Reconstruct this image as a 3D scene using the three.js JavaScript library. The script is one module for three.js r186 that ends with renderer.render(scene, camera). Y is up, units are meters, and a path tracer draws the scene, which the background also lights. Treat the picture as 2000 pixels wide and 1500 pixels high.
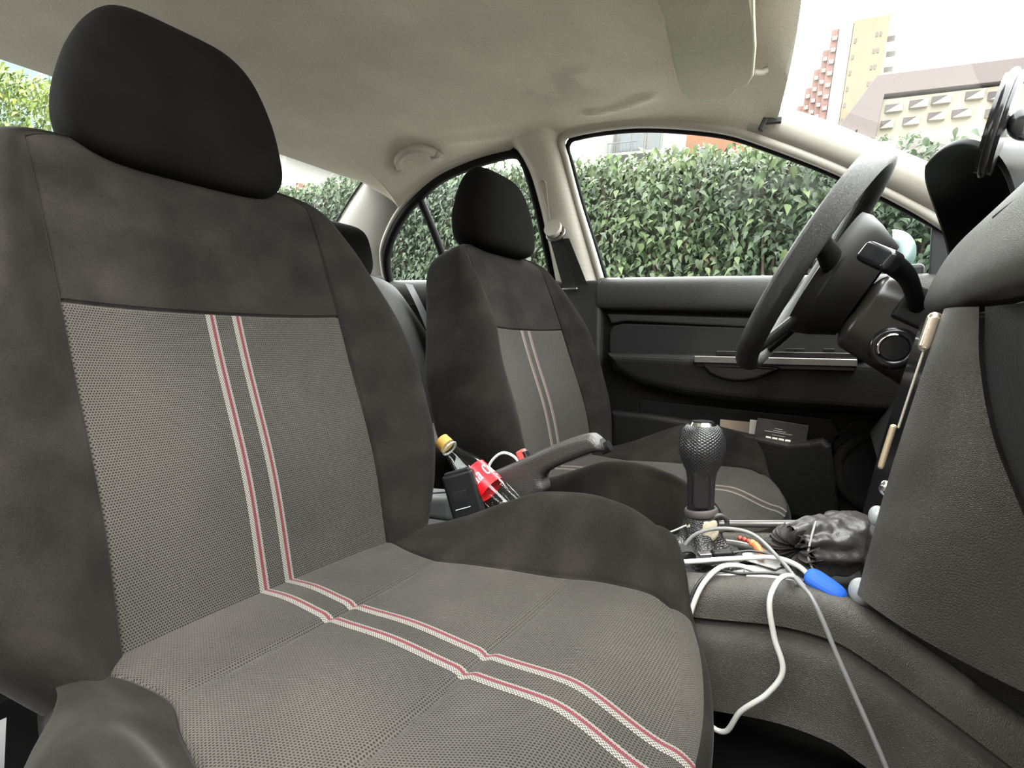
import * as THREE from 'three';
import { RoundedBoxGeometry } from 'three/addons/geometries/RoundedBoxGeometry.js';
import { mergeGeometries } from 'three/addons/utils/BufferGeometryUtils.js';
import { RectAreaLightUniformsLib } from 'three/addons/lights/RectAreaLightUniformsLib.js';

// ───────── camera, sky, sun, exposure ─────────
// Car axes: +x to the bonnet, +y up, +z to the passenger side. The car stands nose-up on a slope of SLOPE radians.
const scene = new THREE.Scene();
const camera = new THREE.PerspectiveCamera(2 * Math.atan(750 / 1040) * 180 / Math.PI, 4 / 3, 0.02, 400);
camera.rotation.order = 'YXZ';
camera.position.set(0, 0.80, 0.70);
camera.rotation.set(-4.0 * Math.PI / 180, 32 * Math.PI / 180, 0);
const SLOPE = 5.7 * Math.PI / 180;
const SKY = 15;
{ // bright overcast sky, a little brighter overhead
  const W = 64, H = 32, d = new Float32Array(W * H * 4);
  for (let j = 0; j < H; j++) for (let i = 0; i < W; i++) {
    const el = Math.max(0, Math.sin(((j + .5) / H - .5) * Math.PI)), L = SKY * (0.82 + 0.36 * el), k = (j * W + i) * 4;
    d[k] = L * 0.985; d[k + 1] = L; d[k + 2] = L * 1.0; d[k + 3] = 1;
  }
  const t = new THREE.DataTexture(d, W, H, THREE.RGBAFormat, THREE.FloatType);
  t.mapping = THREE.EquirectangularReflectionMapping; t.magFilter = THREE.LinearFilter; t.needsUpdate = true;
  scene.background = t; scene.environment = t;
}
const sun = new THREE.DirectionalLight(0xfff3e0, 3.2);
sun.position.set(4, 11, 3.5); sun.target.position.set(-.5, .5, 0);
sun.castShadow = true; sun.shadow.radius = 14; sun.shadow.mapSize.set(2048, 2048);
Object.assign(sun.shadow.camera, { left: -9, right: 9, top: 9, bottom: -9, near: .5, far: 40 });
scene.add(sun, sun.target);
const renderer = new THREE.WebGLRenderer({ antialias: true });
renderer.toneMapping = THREE.LinearToneMapping;
renderer.toneMappingExposure = 1.0;
renderer.shadowMap.enabled = true;

// ───────── helpers ─────────
let seed = 20240611;
const rnd = () => { seed = (seed + 0x6D2B79F5) | 0; let t = Math.imul(seed ^ (seed >>> 15), 1 | seed); t = (t + Math.imul(t ^ (t >>> 7), 61 | t)) ^ t; return ((t ^ (t >>> 14)) >>> 0) / 4294967296; };
const rr = (a, b) => a + (b - a) * rnd();
const hash = (x, y, z = 0) => { let h = Math.imul(x, 374761393) ^ Math.imul(y, 668265263) ^ Math.imul(z, 2147483647 - 58); h = Math.imul(h ^ (h >>> 13), 1274126177); return ((h ^ (h >>> 16)) >>> 0) / 4294967296; };
const sm = t => t * t * (3 - 2 * t), clamp = (v, a = 0, b = 1) => Math.min(b, Math.max(a, v)), mix = (a, b, t) => a + (b - a) * t;
const step = (a, b, v) => sm(clamp((v - a) / (b - a)));
function vnoise(x, y, px = 1e9, py = 1e9) { // value noise, optionally periodic
  const xi = Math.floor(x), yi = Math.floor(y), fx = sm(x - xi), fy = sm(y - yi), m = (v, p) => ((v % p) + p) % p;
  const h = (a, b) => hash(m(a, px), m(b, py), 7);
  return mix(mix(h(xi, yi), h(xi + 1, yi), fx), mix(h(xi, yi + 1), h(xi + 1, yi + 1), fx), fy);
}
const fbm = (x, y, o = 4, p = 1e9) => { let s = 0, a = .5, n = 0; for (let i = 0; i < o; i++) { s += a * vnoise(x + i * 17, y + i * 31, p, p); n += a; x *= 2; y *= 2; p *= 2; a *= .5; } return s / n; };
const gauss = (d, w) => Math.exp(-(d * d) / (w * w));
function tab(pts) { // monotone cubic through [x, y] pairs
  const n = pts.length, x = pts.map(p => p[0]), y = pts.map(p => p[1]), d = [], m = [];
  for (let i = 0; i < n - 1; i++) d.push((y[i + 1] - y[i]) / (x[i + 1] - x[i]));
  m.push(d[0]); for (let i = 1; i < n - 1; i++) m.push(d[i - 1] * d[i] <= 0 ? 0 : 2 * d[i - 1] * d[i] / (d[i - 1] + d[i])); m.push(d[n - 2]);
  return v => {
    if (v <= x[0]) return y[0]; if (v >= x[n - 1]) return y[n - 1];
    let i = 0; while (v > x[i + 1]) i++;
    const h = x[i + 1] - x[i], t = (v - x[i]) / h, t2 = t * t, t3 = t2 * t;
    return (2 * t3 - 3 * t2 + 1) * y[i] + (t3 - 2 * t2 + t) * h * m[i] + (-2 * t3 + 3 * t2) * y[i + 1] + (t3 - t2) * h * m[i + 1];
  };
}
const V = (x, y, z) => new THREE.Vector3(x, y, z);
const curve = (pts, closed = false) => new THREE.CatmullRomCurve3(pts.map(p => p.isVector3 ? p : V(...p)), closed, 'centripetal');
const used = {};
function numbered(n) { used[n] = (used[n] ?? -1) + 1; return used[n] ? n + '_' + String(used[n]).padStart(3, '0') : n; }
function mesh(name, geo, mat, parent, label) {
  const m = new THREE.Mesh(geo, mat); m.name = parent ? name : numbered(name); m.castShadow = m.receiveShadow = true;
  if (label) m.userData.label = label;
  (parent ?? scene).add(m); return m;
}
function tag(o, label, category, group, kind) { Object.assign(o.userData, { label, category }); if (group) o.userData.group = group; if (kind) o.userData.kind = kind; return o; }
function thing(name, label, category, pos = [0, 0, 0], group, kind) {
  const g = new THREE.Group(); g.name = numbered(name); g.position.set(...pos); scene.add(g); return tag(g, label, category, group, kind);
}
const shell = (o, label, category) => tag(o, label, category, null, 'structure');
// a sheet of rows of points [x, y, z, u?, v?]; smooth normals over the whole sheet; sub() cuts pieces that share those normals
class Sheet {
  constructor(ni, nj, fn, { wrap = false, flip = false } = {}) {
    this.ni = ni; this.nj = nj; this.flip = flip; const P = this.P = [], UV = this.UV = [], C = this.C = [];
    for (let i = 0; i <= ni; i++) for (let j = 0; j <= nj; j++) { const p = fn(i / ni, j / nj, i, j); P.push(p[0], p[1], p[2]); UV.push(p[3] ?? j / nj, p[4] ?? i / ni); C.push(p[5] ?? 1); }
    const N = this.N = new Float32Array(P.length), a = V(), b = V(), o = (i, j) => (i * (nj + 1) + j) * 3;
    const at = (i, j, t) => { if (wrap) j = ((j % nj) + nj) % nj; else j = clamp(j, 0, nj); i = clamp(i, 0, ni); const k = o(i, j); return t.set(P[k], P[k + 1], P[k + 2]); };
    const t0 = V(), t1 = V();
    for (let i = 0; i <= ni; i++) for (let j = 0; j <= nj; j++) {
      a.copy(at(i + 1, j, t0)).sub(at(i - 1, j, t1)); b.copy(at(i, j + 1, t0)).sub(at(i, j - 1, t1));
      a.cross(b); if (a.lengthSq() < 1e-16) { a.copy(at(i + 2, j, t0)).sub(at(i - 2, j, t1)); b.copy(at(i > ni / 2 ? i - 1 : i + 1, j + 1, t0)).sub(at(i > ni / 2 ? i - 1 : i + 1, j - 1, t1)); a.cross(b); }
      a.normalize(); if (flip) a.negate(); N.set([a.x, a.y, a.z], o(i, j));
    }
  }
  sub(i0 = 0, i1 = this.ni, j0 = 0, j1 = this.nj, uvScale = 1, colors = false) {
    const g = new THREE.BufferGeometry(), w = j1 - j0 + 1, p = [], n = [], uv = [], c = [], idx = [];
    for (let i = i0; i <= i1; i++) for (let j = j0; j <= j1; j++) { const k = i * (this.nj + 1) + j; p.push(...this.P.slice(k * 3, k * 3 + 3)); n.push(this.N[k * 3], this.N[k * 3 + 1], this.N[k * 3 + 2]); uv.push(this.UV[k * 2] * uvScale, this.UV[k * 2 + 1] * uvScale); const s = this.C[k]; c.push(s, s, s); }
    for (let i = 0; i < i1 - i0; i++) for (let j = 0; j < w - 1; j++) { const a = i * w + j, b = a + w; this.flip ? idx.push(a, a + 1, b, b, a + 1, b + 1) : idx.push(a, b, a + 1, b, b + 1, a + 1); }
    g.setAttribute('position', new THREE.Float32BufferAttribute(p, 3)); g.setAttribute('normal', new THREE.Float32BufferAttribute(n, 3)); g.setAttribute('uv', new THREE.Float32BufferAttribute(uv, 2));
    if (colors) g.setAttribute('color', new THREE.Float32BufferAttribute(c, 3));
    g.setIndex(idx); return g;
  }
}
const sheet = (ni, nj, fn, o) => new Sheet(ni, nj, fn, o).sub();
function tube(pts, r, seg = 60, rad = 8, closed = false) {
  const c = curve(pts, closed), g = new THREE.TubeGeometry(c, seg, typeof r === 'number' ? r : 1, rad, closed);
  if (typeof r === 'function') { // radius along the length
    const p = g.attributes.position, v = V(), q = V();
    for (let i = 0; i <= seg; i++) { c.getPointAt(closed ? (i % seg) / seg : i / seg, q); for (let j = 0; j <= rad; j++) { const k = i * (rad + 1) + j; v.fromBufferAttribute(p, k).sub(q).multiplyScalar(r(i / seg)).add(q); p.setXYZ(k, v.x, v.y, v.z); } }
    g.computeVertexNormals();
  }
  if (closed) return g;
  const caps = [0, 1].map(e => { const s = new THREE.SphereGeometry(typeof r === 'number' ? r : r(e), rad, 6), q = c.getPointAt(e); s.translate(q.x, q.y, q.z); return s; });
  return mergeGeometries([g, ...caps]);
}
function rbox(w, h, d, r = .004, seg = 3) { return new RoundedBoxGeometry(w, h, d, seg, Math.min(r, w / 2.01, h / 2.01, d / 2.01)); }
const put = (g, x = 0, y = 0, z = 0, rx = 0, ry = 0, rz = 0, order = 'XYZ') => g.applyMatrix4(new THREE.Matrix4().makeRotationFromEuler(new THREE.Euler(rx, ry, rz, order)).setPosition(x, y, z));
// an outline in x and y, extruded to thickness d towards +z with rounded rims of size b
function slab(pts, d, b = .004, holes = [], smooth = false, seg = 3) {
  const mk = (C, a) => { const s = new C(); if (smooth) { s.moveTo(...a[0]); s.splineThru([...a.slice(1), a[0]].map(p => new THREE.Vector2(...p))); } else a.forEach((p, i) => i ? s.lineTo(...p) : s.moveTo(...p)); return s; };
  const s = mk(THREE.Shape, pts); for (const h of holes) s.holes.push(mk(THREE.Path, h));
  const g = new THREE.ExtrudeGeometry(s, { depth: Math.max(d - 2 * b, 1e-4), bevelEnabled: b > 0, bevelSize: b, bevelOffset: -b, bevelThickness: b, bevelSegments: seg, curveSegments: 10 });
  g.translate(0, 0, b); return g;
}
function rrect(x0, x1, y0, y1, r, n = 5) { const o = []; for (const [cx, cy, a] of [[x1 - r, y1 - r, 0], [x0 + r, y1 - r, 1], [x0 + r, y0 + r, 2], [x1 - r, y0 + r, 3]]) for (let k = 0; k <= n; k++) { const t = (a + k / n) * Math.PI / 2; o.push([cx + r * Math.cos(t), cy + r * Math.sin(t)]); } return o; }
// surface between two curves, bulging along dir
function patch(A, B, dir, bulge, ni = 30, nj = 14, pw = 2, flip = false) {
  const a = curve(A), b = curve(B);
  return sheet(ni, nj, (s, t) => { const p = a.getPoint(s), q = b.getPoint(s), k = bulge * (1 - Math.abs(2 * t - 1) ** pw); p.lerp(q, t); return [p.x + dir[0] * k, p.y + dir[1] * k, p.z + dir[2] * k, t * p.distanceTo(q) + t * .1, s * .5]; }, { flip });
}
const ell = (g, sx, sy, sz) => g.scale(sx, sy, sz);

// ───────── textures and materials ─────────
function tex(n, fn, srgb, rep = 1) { // fn(u, v) -> grey 0..1 or [r,g,b] 0..1
  const d = new Uint8Array(n * n * 4);
  for (let j = 0; j < n; j++) for (let i = 0; i < n; i++) { const c = fn(i / n, j / n), k = (j * n + i) * 4; for (let q = 0; q < 3; q++) d[k + q] = 255 * clamp(c.length ? c[q] : c); d[k + 3] = 255; }
  const t = new THREE.DataTexture(d, n, n); t.wrapS = t.wrapT = THREE.RepeatWrapping; t.magFilter = THREE.LinearFilter; t.minFilter = THREE.LinearMipmapLinearFilter; t.generateMipmaps = true;
  if (srgb) t.colorSpace = THREE.SRGBColorSpace; t.repeat.set(rep, rep); t.needsUpdate = true; return t;
}
const lin = (r, g, b) => new THREE.Color().setRGB(r, g, b);
const std = (c, roughness = .7, o = {}) => new THREE.MeshStandardMaterial({ color: c.isColor ? c : lin(...(Array.isArray(c) ? c : [c, c, c])), roughness, ...o });
const phys = (c, roughness = .7, o = {}) => new THREE.MeshPhysicalMaterial({ color: c.isColor ? c : lin(...(Array.isArray(c) ? c : [c, c, c])), roughness, side: THREE.DoubleSide, ...o });
// open mesh cloth: staggered dark holes, 36 cells to a tile (tile 0.09 m)
const holes = (n, soft) => (u, v) => { const y = v * n, r = Math.floor(y), x = u * n + (r & 1) * .5, fx = x - Math.floor(x) - .5, fy = y - r - .5; return 1 - Math.exp(-(((fx / .30) ** 2 + (fy / .33) ** 2) ** soft)); };
const meshHole = holes(36, 2);
const meshMap = tex(512, (u, v) => { const h = meshHole(u, v), n = .9 + .2 * (hash(u * 512 | 0, v * 512 | 0) - .5), k = (.46 + .52 * h) * n; return [k * .99, k * .98, k * .95]; }, true);
const meshBump = tex(512, (u, v) => meshHole(u, v));
// plain knitted cloth with lint and soft stains (tile 0.3 m)
const clothMap = tex(512, (u, v) => { const n = fbm(u * 8, v * 8, 5, 8), f = hash(u * 512 | 0, v * 512 | 0, 3), l = hash(u * 512 | 0, v * 512 | 0, 11) > .9993 ? .5 : 0; const k = .62 + .34 * (n - .5) + .16 * (f - .5) + l; return [k, k * .985, k * .955]; }, true);
const clothBump = tex(256, (u, v) => .5 * hash(u * 256 | 0, v * 256 | 0, 5) + .5 * (.5 + .5 * Math.sin(u * 128 * 2 * Math.PI) * Math.sin(v * 128 * 2 * Math.PI)));
// leather-like plastic grain (tile 0.12 m)
const grainH = (() => { const n = 34, P = []; for (let j = 0; j < n; j++) for (let i = 0; i < n; i++) P.push([i + hash(i, j, 21), j + hash(i, j, 22)]); return (u, v) => { const x = u * n, y = v * n, xi = Math.floor(x), yi = Math.floor(y); let a = 9, b = 9; for (let dy = -1; dy < 2; dy++) for (let dx = -1; dx < 2; dx++) { const ii = xi + dx, jj = yi + dy, p = P[((jj + n) % n) * n + (ii + n) % n], ox = Math.floor(ii / n) * n, oy = Math.floor(jj / n) * n, d = Math.hypot(p[0] + ox - x, p[1] + oy - y); if (d < a) { b = a; a = d; } else if (d < b) b = d; } return clamp((b - a) * 1.6); }; })();
const grainBump = tex(512, (u, v) => .7 * grainH(u, v) + .3 * vnoise(u * 128, v * 128, 128, 128));
const grainMap = tex(256, (u, v) => { const k = .8 + .3 * (fbm(u * 6, v * 6, 4, 6) - .5); return [k, k, k * .98]; }, true);
const noiseMap = (a, b, f, s = 1) => tex(256, (u, v) => { const k = a + b * (fbm(u * f, v * f, 5, f) - .5) + .05 * (hash(u * 256 | 0, v * 256 | 0, s) - .5); return [k, k, k]; }, true);
const linerMap = tex(512, (u, v) => { const k = .86 + .10 * (fbm(u * 5, v * 5, 5, 5) - .5) + .10 * (hash(u * 512 | 0, v * 512 | 0, 9) - .5); return [k, k * .985, k * .95]; }, true);
const rep = (t, r) => { const c = t.clone(); c.repeat.set(r, r); c.needsUpdate = true; return c; };
// sheets carry uv in metres: repeat = 1 / tile
const M = {
  mesh: phys([.066, .0625, .058], .9, { specularIntensity: .25, map: rep(meshMap, 1 / .09), bumpMap: rep(meshBump, 1 / .09), bumpScale: .0005, sheen: .25, sheenRoughness: .6, sheenColor: lin(.5, .5, .48), vertexColors: true }),
  cloth: phys([.035, .0318, .0287], .95, { specularIntensity: .2, map: rep(clothMap, 1 / .3), bumpMap: rep(clothBump, 1 / .12), bumpScale: .0003, sheen: .22, sheenRoughness: .5, sheenColor: lin(.4, .385, .36), vertexColors: true }),
  headrest: phys([.0075, .0068, .006], .95, { specularIntensity: .15, map: rep(clothMap, 1 / .3), bumpMap: rep(clothBump, 1 / .12), bumpScale: .0003, sheen: .03, sheenRoughness: .5, sheenColor: lin(.4, .38, .35) }),
  seatBack: phys([.03, .03, .03], .8),
  liner: phys([.84, .805, .71], .95, { vertexColors: true, map: rep(linerMap, 1 / .5), bumpMap: rep(clothBump, 1 / .2), bumpScale: .0004 }),
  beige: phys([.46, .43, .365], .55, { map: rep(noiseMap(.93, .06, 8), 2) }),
  visor: phys([.64, .64, .52], .75, { map: rep(linerMap, 2) }),
  dash: phys([.074, .069, .060], .54, { map: rep(grainMap, 1 / .24), bumpMap: rep(grainBump, 1 / .055), bumpScale: .0004 }),
  dashSmooth: phys([.022, .0235, .023], .55, { bumpMap: rep(grainBump, 1 / .09), bumpScale: .0002 }),
  door: phys([.0085, .0082, .0077], .5, { specularIntensity: .35, bumpMap: rep(grainBump, 1 / .09), bumpScale: .0003 }),
  doorUp: phys([.024, .0235, .022], .5, { specularIntensity: .55, bumpMap: rep(grainBump, 1 / .09), bumpScale: .0003 }),
  black: phys([.005, .005, .0055], .5, { specularIntensity: .6 }), blackGloss: phys([.01, .01, .011], .18), rubber: phys([.004, .004, .0045], .7, { specularIntensity: .3 }),
  shroud: phys([.022, .019, .016], .3), wheel: phys([.022, .0215, .02], .42, { bumpMap: rep(grainBump, 1 / .1), bumpScale: .0006 }),
  carpet: phys([.02, .02, .02], 1, { map: rep(clothMap, 1 / .2) }),
  metal: phys([.55, .55, .55], .3, { metalness: 1 }), satin: phys([.24, .235, .225], .36, { metalness: .85 }), chrome: phys([.85, .85, .85], .08, { metalness: 1 }),
  glass: phys([.96, .985, .97], 0.0, { transmission: 1, thickness: 0, ior: 1.45, specularIntensity: .6 }),
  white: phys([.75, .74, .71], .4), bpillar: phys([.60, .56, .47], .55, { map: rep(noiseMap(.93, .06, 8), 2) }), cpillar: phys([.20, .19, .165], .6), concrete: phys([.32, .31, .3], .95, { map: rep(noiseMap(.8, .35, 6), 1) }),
};

// ───────── the car's shell ─────────
const zs = y => -.70 + .36 * (Math.max(y, .95) - .95);      // driver-side glass leans in above the belt line
const ARCH = [[.14, 1.048], [.12, 1.064], [-.024, 1.159], [-.158, 1.233], [-.24, 1.272], [-.385, 1.312], [-.59, 1.335], [-.69, 1.338], [-.773, 1.336], [-.874, 1.329], [-1.0, 1.316], [-1.068, 1.302], [-1.217, 1.236], [-1.30, 1.175], [-1.351, 1.115], [-1.37, 1.03]];
const archY = tab(ARCH.slice().reverse().map(p => [p[0], p[1]]).filter((p, i, a) => !i || p[0] > a[i - 1][0]));
const belt = x => .945 - .0555 * (x - .13);                // window sill height
const edgeY = x => x < -1.235 ? mix(1.246, 1.336, clamp((-1.235 - x) / .12)) : archY(Math.min(x, .1)) + .003;
// headliner: from the header to the rear glass, curving down to the window arches
const roofC = tab([[-1.36, 1.338], [-1.2, 1.372], [-.9, 1.398], [-.5, 1.40], [-.2, 1.378], [-.05, 1.352], [0, 1.34]]);
const xFront = z => -.062 - .28 * z * z, xBack = z => -1.36;
const wrinkle = (x, z) => { // loose folds of the lining above the driver's window and one by the grab handle
  let h = 0;
  for (const [ax, az, bx, bz, w, a] of [[-.51, -.515, -.37, -.495, .006, .010], [-.46, -.495, -.36, -.488, .005, .006], [-.56, -.505, -.50, -.515, .006, .009], [-.98, -.47, -.70, -.53, .016, .006], [-.95, -.43, -.62, -.50, .02, .004]]) {
    const dx = bx - ax, dz = bz - az, t = clamp(((x - ax) * dx + (z - az) * dz) / (dx * dx + dz * dz)), d = Math.hypot(x - ax - t * dx, z - az - t * dz);
    h += a * gauss(d, w) * Math.sin(Math.PI * clamp(t * .9 + .05));
  }
  return h;
};
const liner = new Sheet(150, 130, (s, t) => {
  const v = 2 * t - 1, a = Math.abs(v), zg = v * .575, x = mix(xBack(zg), xFront(zg), s), ye = edgeY(x), ze = -zs(ye) - .004, yc = roofC(x);
  const z = Math.sign(v) * ze * (1 - (1 - a) ** 1.15), y = yc - (yc - ye) * Math.pow(a, 3.4) - .012 * a * a * (1 - a) - wrinkle(x, z);
  const stain = gauss(Math.hypot((x + .55) / 1.5, z + .385), .06) * step(.35, .62, fbm(x * 22, z * 22, 4)) * .24 + gauss(Math.hypot((x + .60) / 2, z + .44), .05) * .10 * fbm(x * 30, z * 30, 3);
  return [x, y, z, z, x, 1 - stain];
});
const ceiling = shell(mesh('ceiling', liner.sub(0, 150, 0, 130, 1, true), M.liner), 'beige fabric headliner with loose wrinkles near the driver window', 'headliner');
const roofSkin = new Sheet(30, 30, (s, t) => { const v = 2 * t - 1, a = Math.abs(v), zg = v * .6, x = mix(-1.36, xFront(zg) + .0, s), ye = edgeY(x) + .02, yc = roofC(x) + .035; return [x, yc - (yc - ye) * a ** 3.4, v * (-zs(ye) + .03)]; });
shell(mesh('trim_1', roofSkin.sub(), phys([.35, .42, .40], .3)), 'painted metal roof panel over the headliner', 'roof panel');
// pillars and side glass, built for the driver side and mirrored where the other side shows its light
const P3 = (x, y, o = 0) => [x, y, zs(y) + o];
function mirrored(geo) { const g = geo.clone().scale(1, 1, -1), i = g.index; if (i) { const a = i.array; for (let k = 0; k < a.length; k += 3) { const t = a[k]; a[k] = a[k + 1]; a[k + 1] = t; } } else { g.computeVertexNormals(); } g.computeVertexNormals(); return g; }
const aLow = [[.36, .925], [.24, .99], [.12, 1.072], [-.024, 1.167], [-.158, 1.241], [-.20, 1.262]].map(p => P3(...p));
const aUp = [[.46, .93, -.655], [.36, 1.0, -.645], [.20, 1.105, -.625], [.04, 1.205, -.602], [-.09, 1.282, -.583], [-.155, 1.306, -.572]];
const pillarA = patch(aLow, aUp, [-.35, -.1, .9], .022, 40, 16, 2.4);
shell(mesh('trim_2', pillarA, M.beige), 'beige plastic windscreen pillar trim beside the driver', 'pillar trim');
shell(mesh('trim_3', mirrored(pillarA), M.beige), 'beige plastic windscreen pillar trim beside the passenger', 'pillar trim');
const bRear = [[-.715, .93], [-.722, 1.02], [-.726, 1.1], [-.735, 1.2], [-.748, 1.27], [-.775, 1.325], [-.80, 1.352]], bFront = [[-.572, .93], [-.582, 1.0], [-.598, 1.09], [-.615, 1.19], [-.632, 1.29], [-.64, 1.335], [-.622, 1.362]];
const pillarB = patch(bRear.map(p => P3(...p, -.004)), bFront.map(p => P3(...p, -.004)), [0, 0, 1], .038, 44, 18, 3.2, true);
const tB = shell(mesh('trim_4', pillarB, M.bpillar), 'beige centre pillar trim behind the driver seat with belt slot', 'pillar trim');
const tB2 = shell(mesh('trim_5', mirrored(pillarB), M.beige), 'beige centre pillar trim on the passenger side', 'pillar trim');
{ // belt height slot recessed into the pillar: a raised rounded rim
  const slot = []; for (let k = 0; k <= 28; k++) { const a = k / 28 * Math.PI * 2; const cx = -.694 + .0095 * Math.cos(a) + (Math.sin(a) < 0 ? .018 : 0), cy = (Math.sin(a) > 0 ? 1.228 : 1.12) + .0095 * Math.sin(a); slot.push([cx, cy, zs(cy) + .0365]); }
  mesh('belt_slot_rim', tube(slot.slice(0, -1), .0016, 90, 6, true), M.beige, tB);
}
const cRear = [[-1.365, 1.345, -.568], [-1.45, 1.298, -.585], [-1.55, 1.235, -.605], [-1.70, 1.14, -.63], [-1.82, 1.06, -.645]];
const cFront = [[-1.232, 1.250, -.590], [-1.285, 1.205, -.606], [-1.335, 1.15, -.627], [-1.365, 1.09, -.648], [-1.375, 1.0, -.68]];
const pillarC = patch(cFront, cRear, [.3, .2, .9], .02, 30, 14, 2.5);
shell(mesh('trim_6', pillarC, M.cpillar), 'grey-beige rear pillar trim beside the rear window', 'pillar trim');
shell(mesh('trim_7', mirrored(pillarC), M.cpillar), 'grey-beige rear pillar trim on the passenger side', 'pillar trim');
// window openings: front door, rear door, quarter light
const frontWin = [[-.566, belt(-.566)], [-.585, 1.07], [-.606, 1.17], [-.622, 1.27], [-.628, 1.312], [-.617, 1.327], [-.585, 1.3305], [-.48, 1.324], [-.385, 1.308], [-.24, 1.268], [-.158, 1.229], [-.024, 1.155], [.12, 1.060], [.22, .985], [.25, belt(.25)]];
const rearWin = [[-1.367, belt(-1.367)], [-1.362, 1.075], [-1.346, 1.117], [-1.297, 1.173], [-1.215, 1.233], [-1.067, 1.299], [-.95, 1.32], [-.86, 1.327], [-.79, 1.327], [-.768, 1.318], [-.752, 1.285], [-.738, 1.2], [-.728, 1.08], [-.722, belt(-.722)]];
const paneGeo = out => { const g = slab(out, .004, 0); const p = g.attributes.position; for (let i = 0; i < p.count; i++) p.setZ(i, zs(p.getY(i)) - .014 + p.getZ(i)); g.computeVertexNormals(); return g; };
const flatPane = out => { const g = new THREE.ShapeGeometry(new THREE.Shape(out.map(p => new THREE.Vector2(...p)))); const p = g.attributes.position; for (let i = 0; i < p.count; i++) p.setZ(i, zs(p.getY(i)) - .012); g.computeVertexNormals(); return g; };
const w1 = shell(mesh('window_1', flatPane(frontWin), M.glass), 'clear driver door window looking onto the hedge', 'window');
const w2 = shell(mesh('window_2', flatPane(rearWin), M.glass), 'clear rear door window behind the driver seat', 'window');
shell(mesh('window_3', mirrored(flatPane(rearWin)), M.glass), 'clear rear door window on the passenger side', 'window');
const sealPts = (out, o = -.006) => out.map(p => P3(p[0], p[1], o));
mesh('window_seal', tube(sealPts(frontWin), .0075, 160, 8), M.rubber, w1);
mesh('window_seal', tube(sealPts(rearWin, -.004), .015, 160, 8), M.rubber, w2);
mesh('divider_bar', tube([P3(-1.150, 1.270, -.006), P3(-1.12, 1.15, -.006), P3(-1.095, 1.005, -.006)], .0125, 20, 8), M.rubber, w2, 'black bar between rear door glass and quarter light');
// beige inner frame lips around the openings (the door-frame trim beyond the pillars)
mesh('frame_trim', tube(frontWin.slice(0, 14).map(([x, y]) => P3(x + (x < -.5 ? -.012 : .002), y + (y > 1.05 ? .010 : 0), .002)), .0115, 140, 8), M.beige, w1, 'beige inner lip of the door frame');
mesh('frame_trim', tube(rearWin.slice(0, 9).map(([x, y]) => P3(x - (x < -1.2 ? .012 : .002), y + (y > 1.1 ? .012 : 0), .002)), .009, 120, 8), M.beige, w2, 'beige inner lip of the door frame');
// windscreen and rear glass
const screen = new Sheet(20, 30, (s, t) => { const v = 2 * t - 1, zt = v * .585, zb = v * .66; return [mix(xFront(zt) + .004, .60 - .30 * zb * zb, s), mix(1.343 - .13 * zt * zt, .955, s), mix(zt, zb, s)]; });
const w4 = shell(mesh('window_4', screen.sub(), M.glass), 'clear windscreen in front of the steering wheel', 'window');
const rearGlass = new Sheet(20, 30, (s, t) => { const v = 2 * t - 1; return [mix(-1.365, -1.86, s), mix(1.343 - .012 * v * v, 1.04, s), v * mix(.568, .645, s)]; });
const w5 = shell(mesh('window_5', rearGlass.sub(), M.glass), 'wide rear window glimpsed past the passenger headrest', 'window');
mesh('window_seal', tube(cRear.map(p => [p[0] - .004, p[1] + .002, p[2] + .004]), .004, 30, 6), M.rubber, w5);
// floor, sills, firewall, boot wall
shell(mesh('floor', put(rbox(2.5, .06, 1.36, .02), -.55, .27, 0), M.carpet), 'dark carpeted car floor', 'floor');
shell(mesh('wall_front', put(rbox(.05, .68, 1.38, .01), .70, .61, 0), M.black), 'dark bulkhead at the end of the footwell', 'bulkhead');
shell(mesh('wall_rear', put(rbox(.05, .8, 1.3, .01), -1.66, .62, 0), M.black), 'dark boot wall behind the rear seat', 'boot wall');
shell(mesh('baseboard_left', put(rbox(1.9, .10, .10, .02), -.35, .36, -.70), M.door), 'black plastic door sill along the driver side', 'sill');
shell(mesh('baseboard_right', put(rbox(1.9, .10, .08, .02), -.35, .33, .70), M.door), 'black plastic door sill along the passenger side', 'sill');
shell(mesh('trim_8', put(rbox(.56, .03, 1.25, .01), -1.62, 1.025, 0), M.doorUp), 'dark grey parcel shelf below the rear window', 'parcel shelf');

// ───────── seats ─────────
const RECL = 15.6 * Math.PI / 180, UX = -Math.sin(RECL), UY = Math.cos(RECL), NX = Math.cos(RECL), NY = Math.sin(RECL);
const SEAT0 = [-.535, .535];                               // where backrest and cushion meet
const backW = tab([[-.10, .15], [-.03, .205], [.03, .245], [.067, .264], [.14, .285], [.22, .282], [.316, .252], [.376, .230], [.43, .212], [.465, .196], [.485, .180], [.50, .155], [.508, .120], [.514, .075]]);
const bolF = tab([[-.1, .7], [0, .85], [.1, 1], [.28, 1], [.40, .55], [.47, .12], [.52, 0]]);
const lumbar = t => .012 * gauss(t - .12, .12) - .004;
const SEAMT = .316, T1 = .458;
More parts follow.
